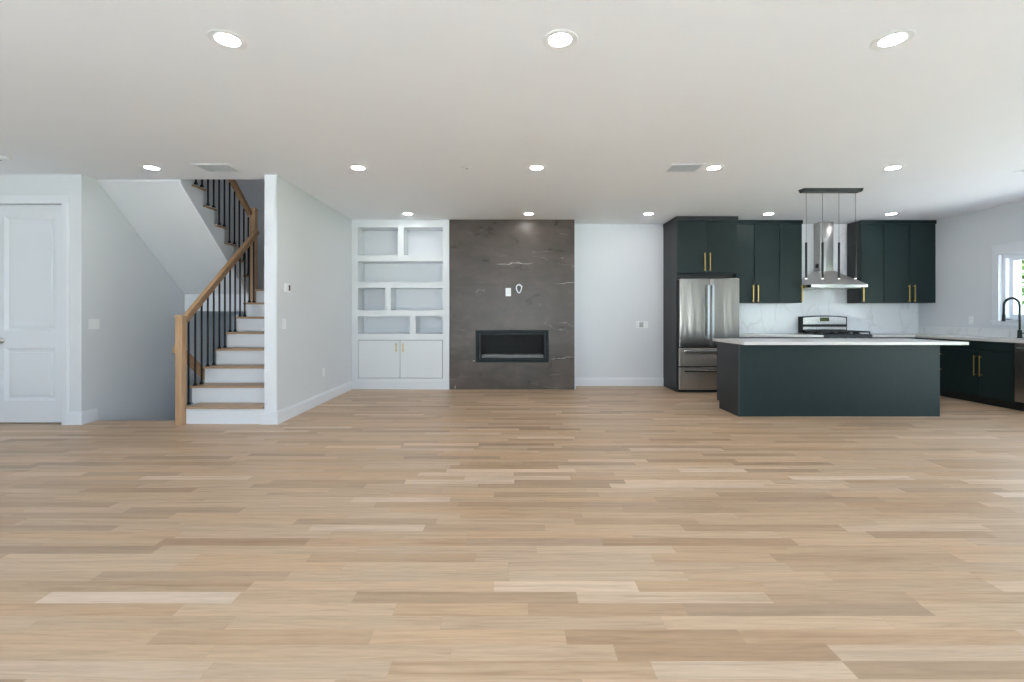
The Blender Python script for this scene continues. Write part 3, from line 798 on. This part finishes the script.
# base cabinets on the far wall
def base_x(x0, x1, label, doors, hnd):
    t = thing('base_cabinet', ((x0+x1)/2, 7.33, 0), label, 'cabinet', 'dark base cabinets')
    MB().box(x0+0.001, x1-0.001, 7.352, YB-0.018, 0.1, ZB-0.001).build('cabinet_body', 'cab', t)
    MB().box(x0+0.001, x1-0.001, 7.40, 7.42, 0, 0.1).build('toe_kick', 'dark', t)
    for i in range(len(doors)-1):
        o = MB().box(doors[i]+0.002, doors[i+1]-0.002, 7.33, 7.35, 0.105, 0.66, 0.002).build('door', 'cab', t)
        pull_v(hnd[i], 7.33, 0.44, 0.62, o)
        o = MB().box(doors[i]+0.002, doors[i+1]-0.002, 7.33, 7.35, 0.665, ZB-0.012, 0.002).build('drawer', 'cab', t)
        xc = (doors[i]+doors[i+1])/2
        MB().box(xc-0.09, xc+0.09, 7.295, 7.307, 0.75, 0.762, 0.002).box(xc-0.075, xc-0.065, 7.307, 7.33, 0.751, 0.761).box(xc+0.065, xc+0.075, 7.307, 7.33, 0.751, 0.761).build('handle', 'brass', o)
    return t
base_x(3.556, 4.856, 'dark green base cabinet between the fridge and the range', (3.556, 3.99, 4.42, 4.856), (3.95, 4.04, 4.81))
base_x(5.626, 6.33, 'dark green base cabinet right of the range, below the corner worktop', (5.626, 5.97, 6.32), (5.93, 6.01))
# base cabinets on the window wall
XF = 6.33
def pull_r(y, z0, z1, parent): return pull_v(XF, y, z0, z1, parent, w=0.011, off=0.032, nrm=(-1, 0))
t = thing('base_cabinet', (XF, 7.07, 0), 'dark corner base cabinet left of the sink cabinet, mostly behind the island', 'cabinet', 'dark base cabinets')
MB().box(XF+0.021, XR-0.002, 6.842, YB-0.002, 0.1, ZB-0.001).build('cabinet_body', 'cab', t)
MB().box(6.40, 6.42, 6.842, 7.40, 0, 0.1).build('toe_kick', 'dark', t)
o = MB().box(XF, XF+0.02, 6.844, 7.325, 0.105, ZB-0.012, 0.002).build('door', 'cab', t); pull_r(6.90, 0.385, 0.65, o)
t = thing('sink_cabinet', (XF, 6.37, 0), 'black-green sink cabinet with two doors and brass pulls under the window', 'cabinet')
b = MB(); b.box(XF+0.021, XR-0.002, 5.902, 6.838, 0.1, 0.60).box(XF+0.021, XF+0.035, 5.902, 6.838, 0.60, ZB-0.001).box(XF+0.035, XR-0.002, 5.902, 5.918, 0.60, ZB-0.001).box(XF+0.035, XR-0.002, 6.822, 6.838, 0.60, ZB-0.001)
b.build('cabinet_body', 'cab', t)
MB().box(6.40, 6.42, 5.902, 6.838, 0, 0.1).build('toe_kick', 'dark', t)
MB().box(XF, XF+0.02, 5.904, 6.836, 0.728, ZB-0.012, 0.002).build('false_drawer', 'cab', t)
for y0, y1, hy in ((5.904, 6.343, 6.308), (6.347, 6.836, 6.383)):
    o = MB().box(XF, XF+0.02, y0, y1, 0.105, 0.723, 0.002).build('door', 'cab', t); pull_r(hy, 0.375, 0.655, o)
dw = thing('dishwasher', (XF, 5.6, 0), 'stainless steel dishwasher at the right edge beside the sink cabinet', 'dishwasher')
MB().box(XF+0.031, XR-0.03, 5.296, 5.894, 0.1, 0.85).build('tub', 'black', dw)
MB().box(XF-0.005, XF+0.03, 5.297, 5.893, 0.115, 0.75, 0.004).build('door', 'hoodsteel', dw)
MB().box(XF-0.005, XF+0.03, 5.297, 5.893, 0.755, 0.848, 0.004).build('control_panel', 'hoodsteel', dw)
o = MB().tube([(XF-0.005, 5.85, 0.79), (XF-0.04, 5.84, 0.79), (XF-0.045, 5.82, 0.79), (XF-0.045, 5.37, 0.79), (XF-0.04, 5.35, 0.79), (XF-0.005, 5.34, 0.79)], 0.011, 12).build('handle', 'chrome', dw, True)
MB().box(6.40, 6.42, 5.297, 5.893, 0.0, 0.1).build('toe_kick', 'dark', dw)
tag(MBo(6.62, 5.27, 0).box(XF, XR-0.002, 5.26, 5.288, 0, ZB-0.001, 0.001).build('end_panel', 'cab'), 'dark green end panel closing the window side cabinets', 'cabinet panel')

# worktops
SX0, SX1, SY0, SY1 = 6.40, 6.73, 6.00, 6.62
b = MBo(4.18, 7.6, ZB)
b.box(3.556, 4.858, 7.28, YB-0.0155, ZB, ZC, 0.002)
tag(b.build('worktop', 'quartz'), 'white quartz worktop between the fridge and the range', 'worktop')
b = MBo(6.6, 6.6, ZB)
b.box(5.624, XR-0.002, 7.28, YB-0.0155, ZB, ZC)
b.box(6.28, SX0, 5.25, 7.28, ZB, ZC).box(SX1, XR-0.002, 5.25, 7.28, ZB, ZC).box(SX0, SX1, 5.25, SY0, ZB, ZC).box(SX0, SX1, SY1, 7.28, ZB, ZC)
tag(b.build('worktop', 'quartz'), 'white quartz worktop turning the corner under the window', 'worktop')
b = MBo(6.56, 6.31, 0.66)
t_ = 0.008
b.box(SX0-t_, SX0, SY0-t_, SY1+t_, 0.66, ZB-0.001).box(SX1, SX1+t_, SY0-t_, SY1+t_, 0.66, ZB-0.001)
b.box(SX0, SX1, SY0-t_, SY0, 0.66, ZB-0.001).box(SX0, SX1, SY1, SY1+t_, 0.66, ZB-0.001).box(SX0, SX1, SY0, SY1, 0.66, 0.668)
tag(b.build('kitchen_sink', 'nickel'), 'steel undermount sink sunk in the worktop below the window', 'sink')
# backsplashes
b = MBo(5.2, YB, ZC)
b.box(3.556, XR-0.016, YB-0.014, YB-0.001, ZC, uz0-0.001).box(4.742, 5.686, YB-0.014, YB-0.001, uz0-0.001, H-0.002)
tag(b.build('backsplash', 'veined'), 'white grey-veined slab backsplash behind the range', 'backsplash')
b = MBo(XR, 6.6, ZC); b.box(XR-0.014, XR-0.001, 5.26, YB-0.001, ZC, 1.01, 0.001)
tag(b.build('backsplash', 'veined'), 'low white backsplash strip under the kitchen window', 'backsplash')
plate_x('wall_outlet', 7.00, 7.075, 1.06, 1.175, XR, -1, 'white outlet on the right wall between corner cabinets and window', 'outlet', 'outlet')

# faucet
fc = thing('kitchen_faucet', (6.80, 6.27, ZC), 'matte black gooseneck kitchen faucet standing in front of the window', 'faucet')
fy = 6.27
MB().lathe([(0.0, 0), (0.030, 0), (0.030, 0.008), (0.024, 0.014), (0.022, 0.10), (0.018, 0.11), (0, 0.111)], (6.80, fy, ZC+0.0005), 2, 24).build('base', 'matblack', fc, True)
path = [(6.80, fy, ZC+0.10), (6.80, fy, 1.12), (6.80, fy, 1.30)]
for k in range(1, 15):
    a = PI*k/14; path.append((6.695+0.105*math.cos(a), fy, 1.32+0.105*math.sin(a)))
path += [(6.59, fy, 1.26), (6.588, fy, 1.215)]
MB().tube(path, 0.0115, 14).build('spout', 'matblack', fc, True)
b = MB(); sp = []
cen = [Vector(p) for p in path[1:]]
n = 420
tot = [0]
for i in range(1, len(cen)): tot.append(tot[-1]+(cen[i]-cen[i-1]).length)
for j in range(n):
    s_ = tot[-1]*j/(n-1); i = max(k for k in range(len(tot)) if tot[k] <= s_+1e-9); i = min(i, len(cen)-2)
    f_ = (s_-tot[i])/(tot[i+1]-tot[i]); p = cen[i].lerp(cen[i+1], f_); dd = (cen[i+1]-cen[i]).normalized()
    u = Vector((0, 1, 0)); w_ = dd.cross(u); a = j*2*PI/8
    sp.append(p + (u*math.cos(a)+w_*math.sin(a))*0.0145)
b.tube(sp, 0.0025, 5); b.build('spring', 'matblack', fc, True)
MB().lathe([(0.0, 0.102), (0.012, 0.10), (0.018, 0.085), (0.019, 0.02), (0.023, 0.008), (0.022, 0), (0, 0)], (6.588, fy, 1.115), 2, 20).build('spray_head', 'matblack', fc, True)
MB().tube([(6.80, fy, 1.13), (6.70, fy, 1.135), (6.61, fy, 1.14)], 0.005, 8).build('docking_arm', 'matblack', fc, True)
MB().tube([(6.82, fy-0.005, 0.955), (6.85, fy-0.045, 0.965), (6.86, fy-0.10, 1.00)], [0.009, 0.007, 0.006], 10).build('lever', 'matblack', fc, True)

# ------------------------------------------------------------------ fridge
fr = thing('refrigerator', (3.07, 7.26, 0), 'stainless steel french door refrigerator with two bottom drawers', 'refrigerator')
FX0, FX1, FY = 2.6135, 3.538, 7.24
FM = (FX0+FX1)/2
MB().box(FX0+0.006, FX1-0.012, FY+0.062, 7.92, 0.035, 1.745, 0.003).build('cabinet_body', 'slotgrey' if False else 'dark', fr)
fz = lambda py: 1.2-(py-315)*FY/470
for x0, x1, hx in ((FX0, FM-0.002, FM-0.035), (FM+0.002, FX1, FM+0.035)):
    o = MB().box(x0, x1, FY, FY+0.058, fz(347), fz(278.4), 0.008, 3).build('door', 'steel', fr)
    b = MB(); z0, z1 = fz(339.5), fz(285)
    b.box(hx-0.017, hx+0.017, FY-0.062, FY-0.040, z0, z1, 0.006, 3)
    b.box(hx-0.012, hx+0.012, FY-0.042, FY, z0+0.015, z0+0.045, 0.002).box(hx-0.012, hx+0.012, FY-0.042, FY, z1-0.045, z1-0.015, 0.002)
    b.build('handle', 'chrome', o)
for z0, z1 in ((fz(366.4), fz(348.2)), (fz(390), fz(367.6))):
    o = MB().box(FX0, FX1, FY, FY+0.058, z0, z1, 0.006, 3).build('drawer', 'drawersteel', fr)
    b = MB(); zc = z1-0.05
    b.box(FX0+0.05, FX1-0.05, FY-0.058, FY-0.038, zc-0.014, zc+0.014, 0.005, 3)
    b.box(FX0+0.07, FX0+0.10, FY-0.04, FY, zc-0.01, zc+0.01).box(FX1-0.10, FX1-0.07, FY-0.04, FY, zc-0.01, zc+0.01)
    b.build('handle', 'chrome', o)
MB().box(FX0+0.01, FX1-0.01, FY+0.075, FY+0.10, 0.0, 0.04).build('kick_grille', 'dark', fr)
b = MB().box(FX0+0.01, FX0+0.09, FY+0.01, FY+0.075, 1.746, 1.765, 0.003).box(FX1-0.09, FX1-0.01, FY+0.01, FY+0.075, 1.746, 1.765, 0.003)
b.build('hinge_cover', 'dark', fr)

# ------------------------------------------------------------------ range
RX0, RX1 = 4.862, 5.620; RC = (RX0+RX1)/2
rg = thing('gas_range', (RC, 7.3, 0), 'stainless gas range with black grates and a raised control back panel', 'range')
b = MB().box(RX0, RX1, 7.31, 7.93, 0.09, 0.895, 0.003); b.build('range_body', 'black', rg)
MB().box(RX0+0.02, RX1-0.02, 7.34, 7.37, 0.0, 0.09).build('kick_panel', 'dark', rg)
o = MB().box(RX0+0.003, RX1-0.003, 7.275, 7.309, 0.27, 0.76, 0.004).build('oven_door', 'hoodsteel', rg)
MB().box(RX0+0.12, RX1-0.12, 7.272, 7.275, 0.36, 0.62).build('oven_window', 'blackglass', o)
MB().tube([(RX0+0.06, 7.275, 0.71), (RX0+0.06, 7.225, 0.71), (RX0+0.08, 7.22, 0.71), (RX1-0.08, 7.22, 0.71), (RX1-0.06, 7.225, 0.71), (RX1-0.06, 7.275, 0.71)], 0.011, 12).build('handle', 'chrome', o, True)
o = MB().box(RX0+0.003, RX1-0.003, 7.275, 7.309, 0.10, 0.262, 0.004).build('storage_drawer', 'hoodsteel', rg)
o = MB().prism([(7.275, 0.765), (7.309, 0.765), (7.309, 0.895), (7.295, 0.895)], 0, RX0+0.003, RX1-0.003).build('knob_panel', 'matblack', rg)
for i in range(5):
    x = RX0+0.10+i*(RX1-RX0-0.20)/4
    MB().lathe([(0, 7.245), (0.018, 7.246), (0.021, 7.27), (0.021, 7.284), (0, 7.284)], (x, 0, 0.83), 1, 20).build('knob', 'matblack', o, True)
MB().box(RX0+0.002, RX1-0.002, 7.30, 7.80, 0.895, 0.903, 0.002).build('cooktop', 'black', rg)
for i, (x0, x1) in enumerate(((RX0+0.01, RX0+0.26), (RX0+0.262, RX1-0.262), (RX1-0.26, RX1-0.01))):
    b = MB(); z0, z1 = 0.925, 0.948; y0, y1 = 7.315, 7.775
    for y in (y0, (y0+y1)/2-0.005, y1-0.012): b.box(x0, x1, y, y+0.012, z0, z1)
    for x in (x0, (x0+x1)/2-0.006, x1-0.012): b.box(x, x+0.012, y0, y1, z0, z1)
    for x in (x0, x1-0.012):
        for y in (y0, y1-0.012): b.box(x, x+0.012, y, y+0.012, 0.903, z0)
    g = b.build('grate', 'matblack', rg)
    for y in (7.43, 7.66):
        MB().lathe([(0.0, 0.9032), (0.045, 0.9032), (0.045, 0.912), (0.032, 0.914), (0.030, 0.920), (0, 0.921)], ((x0+x1)/2, y, 0), 2, 20).build('burner', 'black', rg, True)
# raised back panel with an arched top
b = MB()
def bgz(x): t = (x-RC)/(RX1-RX0)*2; return 1.192 - 0.022*t*t
xs = [RX0 + (RX1-RX0)*i/16 for i in range(17)]
pts = [(RX0, 0.905)] + [(x, bgz(x)) for x in xs] + [(RX1, 0.905)]
bgd = b.prism(pts, 1, 7.835, 7.93).build('back_panel', 'black', rg)
b = MB(); pts = [(RX0+0.022, 1.045)] + [(max(RX0+0.022, min(RX1-0.022, x)), bgz(x)-0.018) for x in xs] + [(RX1-0.022, 1.045)]
b.prism(pts, 1, 7.828, 7.8345).build('steel_fascia', 'hoodsteel', bgd)
MB().box(RC-0.075, RC+0.075, 7.824, 7.8275, 1.095, 1.158, 0.001).build('clock_display', 'display', bgd)
MB().box(RX0+0.02, RX1-0.02, 7.825, 7.8345, 0.955, 1.005, 0.003).build('vent_strip', 'hoodsteel', bgd)

# ------------------------------------------------------------------ range hood
HX0, HX1 = 4.744, 5.64; HY0 = 7.40
hd = thing('range_hood', (5.19, 7.7, 1.636), 'stainless steel chimney range hood between the wall cabinets', 'range hood')
hb = YB-0.016
MB().box(HX0, HX1, HY0, YU-0.04, 1.636, 1.682, 0.003).box(HX0, HX1, YU-0.04, hb, 1.636, 1.682).build('rim', 'hoodsteel', hd)
cx0, cx1, cy0 = 5.125, 5.345, 7.765
MB().hexa([(HX0, HY0, 1.682), (HX1, HY0, 1.682), (HX1, hb, 1.682), (HX0, hb, 1.682)],
          [(cx0-0.01, cy0-0.01, 1.93), (cx1+0.01, cy0-0.01, 1.93), (cx1+0.01, hb, 1.93), (cx0-0.01, hb, 1.93)]).build('canopy', 'canopysteel', hd)
b = MB()   # chimney with a softly bowed front
pts = [(cx0, hb)] + [(cx0+(cx1-cx0)*i/10, cy0-0.012*math.sin(PI*i/10)) for i in range(11)] + [(cx1, hb)]
b.prism(pts, 2, 1.93, H-0.002).build('chimney', 'hoodsteel', hd)
MB().box(cx0-0.003, cx0-0.0002, 7.81, 7.88, 1.98, 2.05).build('side_vent', 'dark', hd)
for i in range(3):
    MB().box(HX0+0.05+i*0.27, HX0+0.29+i*0.27, HY0+0.06, YB-0.10, 1.630, 1.6358, 0.001).build('filter', 'nickel', hd)
for i in range(4):
    MB().lathe([(0, HY0-0.006), (0.008, HY0-0.006), (0.008, HY0-0.0002), (0, HY0-0.0002)], (5.13+i*0.04, 0, 1.659), 1, 12).build('button', 'chrome', hd)

# ------------------------------------------------------------------ island
IX0, IX1, IY0, IY1 = 2.70, 5.084, 5.557, 6.13
isl = thing('kitchen_island', (3.89, 5.84, 0), 'dark green kitchen island with plain grained back panel', 'kitchen island')
MB().box(IX0+0.02, IX1-0.02, IY0+0.0, IY0+0.02, 0, ZB-0.001).build('back_panel', 'cab', isl)
for x0, x1, m in ((IX0, IX0+0.0195, 'cabside'), (IX1-0.0195, IX1, 'cab')):
    MB().prism([(IY0, 0), (6.06, 0), (6.06, 0.095), (IY1, 0.095), (IY1, ZB-0.001), (IY0, ZB-0.001)], 0, x0, x1).build('side_panel', m, isl)
MB().box(IX0+0.021, IX1-0.021, IY0+0.021, IY1-0.024, 0.095, ZB-0.002).build('cabinet_body', 'cab', isl)
MB().box(IX0+0.021, IX1-0.021, 6.04, 6.058, 0, 0.094).build('toe_kick', 'dark', isl)
n = 4; w = (IX1-IX0-0.042)/n
for i in range(n):
    x0 = IX0+0.021+i*w
    o = MB().box(x0+0.002, x0+w-0.002, IY1-0.022, IY1-0.002, 0.10, 0.66, 0.002).build('door', 'cab', isl)
    pull_v(x0+(0.05 if i % 2 else w-0.05), IY1-0.002, 0.44, 0.62, o, nrm=(0, 1))
    o = MB().box(x0+0.002, x0+w-0.002, IY1-0.022, IY1-0.002, 0.665, ZB-0.012, 0.002).build('drawer', 'cab', isl)
    xc = x0+w/2
    MB().box(xc-0.09, xc+0.09, IY1+0.022, IY1+0.034, 0.75, 0.762, 0.002).box(xc-0.075, xc-0.065, IY1-0.002, IY1+0.022, 0.751, 0.761).box(xc+0.065, xc+0.075, IY1-0.002, IY1+0.022, 0.751, 0.761).build('handle', 'brass', o)
b = MBo(3.99, 5.84, ZB); b.box(2.725, 5.28, 5.405, 6.24, ZB, ZC, 0.002)
b = MBo(3.99, 5.84, ZB); b.box(2.69, 5.28, 5.405, 6.24, ZB, ZC, 0.002)
tag(b.build('island_worktop', 'quartz'), 'white quartz worktop resting on the dark island', 'worktop')

# ------------------------------------------------------------------ pendant over the island
pf = thing('pendant_light', (3.897, 5.75, H), 'black linear pendant with four slim tubes over the island', 'pendant light')
b = MB(); b.hexa([(3.575, 5.705, 2.70), (4.275, 5.705, 2.70), (4.275, 5.795, 2.70), (3.575, 5.795, 2.70)],
                 [(3.56, 5.695, 2.739), (4.29, 5.695, 2.739), (4.29, 5.805, 2.739), (3.56, 5.805, 2.739)])
b.build('canopy', 'matblack', pf)
for x in (3.624, 3.825, 4.025, 4.228):
    o = MB().lathe([(0.0, 2.090), (0.006, 2.090), (0.0125, 2.083), (0.0125, 1.652), (0.0, 1.652)], (x, 5.75, 0), 2, 20).build('pendant_tube', 'matblack', pf)
    MB().lathe([(0.0, 1.6515), (0.0115, 1.6515), (0.0115, 1.640), (0.0, 1.638)], (x, 5.75, 0), 2, 16).build('light_tip', 'lamp2', o)
    MB().tube([(x, 5.75, 2.70), (x, 5.75, 2.09)], 0.0022, 8).build('cord', 'matblack', pf)

# ------------------------------------------------------------------ ceiling fixtures
def downlight():
    t = thing('recessed_light', (0, 0, H), 'x', 'ceiling light', 'recessed ceiling lights')
    MB().lathe([(0.0625, -0.0006), (0.100, -0.0006), (0.099, -0.002), (0.094, -0.0035), (0.068, -0.0035), (0.0625, -0.002), (0.0625, -0.0006)], (0, 0, H), 2, 40).build('trim_ring', 'plate', t, False)
    MB().lathe([(0.0, -0.0008), (0.062, -0.0008), (0.062, -0.0014), (0.0, -0.0016)], (0, 0, H), 2, 40).build('lens', 'lamp', t, False)
    return t
LP = [(-1.58, 2.63, 'front left recessed light, large near the top left of the ceiling'),
      (0.28, 2.63, 'front middle recessed light, large at the top centre of the ceiling'),
      (2.14, 2.63, 'front right recessed light, large near the top right of the ceiling'),
      (-3.75, 4.92, 'recessed light in front of the stairwell, left of the ceiling vent'),
      (-1.59, 4.92, 'middle row recessed light nearest the stair wall'),
      (0.28, 4.92, 'middle row recessed light in line with the fireplace'),
      (2.135, 4.92, 'middle row recessed light just right of the ceiling vent'),
      (4.01, 4.92, 'middle row recessed light in front of the island pendant'),
      (-1.555, 7.16, 'far row recessed light in front of the white bookcase'),
      (0.287, 7.16, 'far row recessed light in front of the taupe stone surround'),
      (2.11, 7.16, 'far row recessed light in front of the bare white wall by the fridge cabinet'),
      (3.94, 7.16, 'far row recessed light in front of the wall cabinets left of the hood'),
      (5.81, 7.16, 'far row recessed light in front of the wall cabinets right of the hood')]
p0 = downlight()
for i, (x, y, lb) in enumerate(LP):
    o = p0 if i == 0 else copy_tree(p0)
    o.location = (x, y, H); o['label'] = lb

u = thing('upstairs_fill_light', (-3.9, 6.4, 5.6), 'unseen round fill light added above the upper flight of stairs', 'ceiling light')  # unseen lamp added to brighten the upper flight and stairwell
MB().lathe([(0, -0.001), (0.17, -0.001), (0.17, -0.02), (0.15, -0.03), (0, -0.031)], (-3.9, 6.4, 5.6), 2, 32).build('fill_light_base', 'plate', u)
MB().lathe([(0, -0.0315), (0.14, -0.0315), (0.13, -0.07), (0.08, -0.10), (0, -0.11)], (-3.9, 6.4, 5.6), 2, 32).build('fill_light_shade', lamp_mat('upstairs_fill_glow', (1.0, 0.95, 0.9), 9.0), u, True)

def vent(x0, x1, y0, y1, label):
    t = thing('ceiling_vent', ((x0+x1)/2, (y0+y1)/2, H), label, 'ceiling vent', 'white ceiling vents')
    f = 0.03
    MB().box(x0, x1, y0, y0+f, H-0.008, H-0.0005, 0.002).box(x0, x1, y1-f, y1, H-0.008, H-0.0005, 0.002).box(x0, x0+f, y0+f, y1-f, H-0.008, H-0.0005, 0.002).box(x1-f, x1, y0+f, y1-f, H-0.008, H-0.0005, 0.002).build('vent_frame', 'plate', t)
    MB().box(x0+f, x1-f, y0+f, y1-f, H-0.0012, H-0.0006).build('backing', 'ventgrey', t)
    b = MB(); n = 10
    for i in range(n):
        y = y0+f+(y1-y0-2*f)*(i+0.5)/n
        b.prism([(y-0.004, H-0.0085), (y-0.002, H-0.0095), (y+0.005, H-0.0035), (y+0.003, H-0.0025)], 0, x0+f, x1-f)
    b.build('louvre', 'plate', t)
vent(-3.25, -2.86, 4.78, 5.06, 'square white air vent in the ceiling near the stair wall')
vent(1.64, 2.0, 4.78, 5.06, 'square white air vent in the ceiling left of a recessed light')
vent(5.41, 5.77, 4.80, 5.06, 'white air vent at the right edge of the ceiling')
def disc(name, x, y, r, h, label, cat):
    t = thing(name, (x, y, H), label, cat)
    MB().lathe([(0, -h), (r*0.7, -h), (r*0.92, -h*0.8), (r, -h*0.25), (r, -0.0005), (0, -0.0005)], (x, y, H), 2, 32).build('housing', 'plate', t, False)
    MB().lathe([(0, -h-0.002), (r*0.2, -h-0.002), (r*0.2, -h-0.0001), (0, -h-0.0001)], (x, y, H), 2, 16).build('sensor', 'slotgrey', t, False)
disc('smoke_detector', -4.97, 4.58, 0.075, 0.03, 'round white smoke detector on the ceiling above the door, far left', 'smoke detector')
disc('sprinkler_cover', -0.45, 4.92, 0.06, 0.008, 'small flat round cover on the ceiling between two middle lights', 'sprinkler cover')

# ================================================================== OUTSIDE
def bounce_ground():
    m = mat('pale_bounce_ground', (0.6, 0.6, 0.58), 0.8); k = N(m)
    br = k.n('ShaderNodeTexBrick'); br.inputs['Scale'].default_value = 1.6; k.l(k.pos(), br.inputs['Vector'])
    br.inputs['Color1'].default_value = (0.66, 0.655, 0.64, 1); br.inputs['Color2'].default_value = (0.72, 0.71, 0.70, 1); br.inputs['Mortar'].default_value = (0.45, 0.44, 0.42, 1)
    k.l(br.outputs[0], k.p.inputs['Base Color']); return m
M['bounce_ground'] = bounce_ground()
struct(MB().box(-30, 12.0, -30, YF-0.16, -0.25, -0.1).box(XR+0.16, 12.0, YF-0.16, 8.5, -0.25, -0.1).build('ground_bounce', 'bounce_ground'))  # pale ground added to bounce daylight up onto the ceiling
g = MBo(25, 0, -0.5)
g.box(12.01, 60, -60, 60, -0.3, -0.12).box(XR+0.16, 12.01, 8.51, 60, -0.3, -0.12); tag(g.build('lawn', 'grass'), 'green lawn outside the kitchen window', 'lawn', kind='stuff')
nh = thing('neighbour_house', (11.0, 15, -0.12), 'pale blue-grey house seen through the kitchen window', 'house')
MB().box(8.0, 13.0, 12.0, 19.0, -0.119, 5.5).build('house_wall', 'siding', nh)
MB().prism([(7.6, 5.5), (13.4, 5.5), (10.5, 7.8)], 1, 11.6, 19.4).build('roof', 'roof', nh)
MB().box(12.86, 13.03, 11.97, 12.0, -0.119, 5.5).build('corner_board', 'trim', nh)
o = MB().box(11.2, 12.4, 11.95, 12.0, 0.8, 2.3, 0.01).build('window', 'trim', nh)
MB().box(11.3, 12.3, 11.94, 11.95, 0.9, 2.2).build('pane', 'blackglass', o)
def tree(x, y, hgt, r, label):
    t = thing('leafy_tree', (x, y, -0.12), label, 'tree', 'garden trees')
    MB().tube([(x, y, -0.105), (x+0.05, y, hgt*0.3), (x-0.05, y+0.1, hgt*0.75)], [0.2, 0.14, 0.06], 10).build('trunk', 'bark', t, True)
    b = MB(); R_ = random.Random(3)
    for k in range(1500):
        a = R_.uniform(0, 2*PI); u = R_.uniform(-1, 1); q = r*R_.uniform(0.45, 1.0)*(0.85+0.2*math.sin(3*a)); s_ = math.sqrt(1-u*u)
        c = Vector((x+q*s_*math.cos(a), y+q*s_*math.sin(a), hgt*0.62+q*u*1.15)); z = 0.13
        n1 = Vector((R_.gauss(0, 1), R_.gauss(0, 1), R_.gauss(0, 1))).normalized(); n2 = n1.cross(Vector((0.3, 0.5, 0.8))).normalized(); n3 = n1.cross(n2)
        b.bm.faces.new([b.bm.verts.new(c+n2*z), b.bm.verts.new(c+n3*z*0.6), b.bm.verts.new(c-n2*z), b.bm.verts.new(c-n3*z*0.6)])
    b.build('foliage', 'leaf', t)
tree(17.0, 15.3, 5.4, 2.2, 'green leafy tree seen at the right edge of the kitchen window')
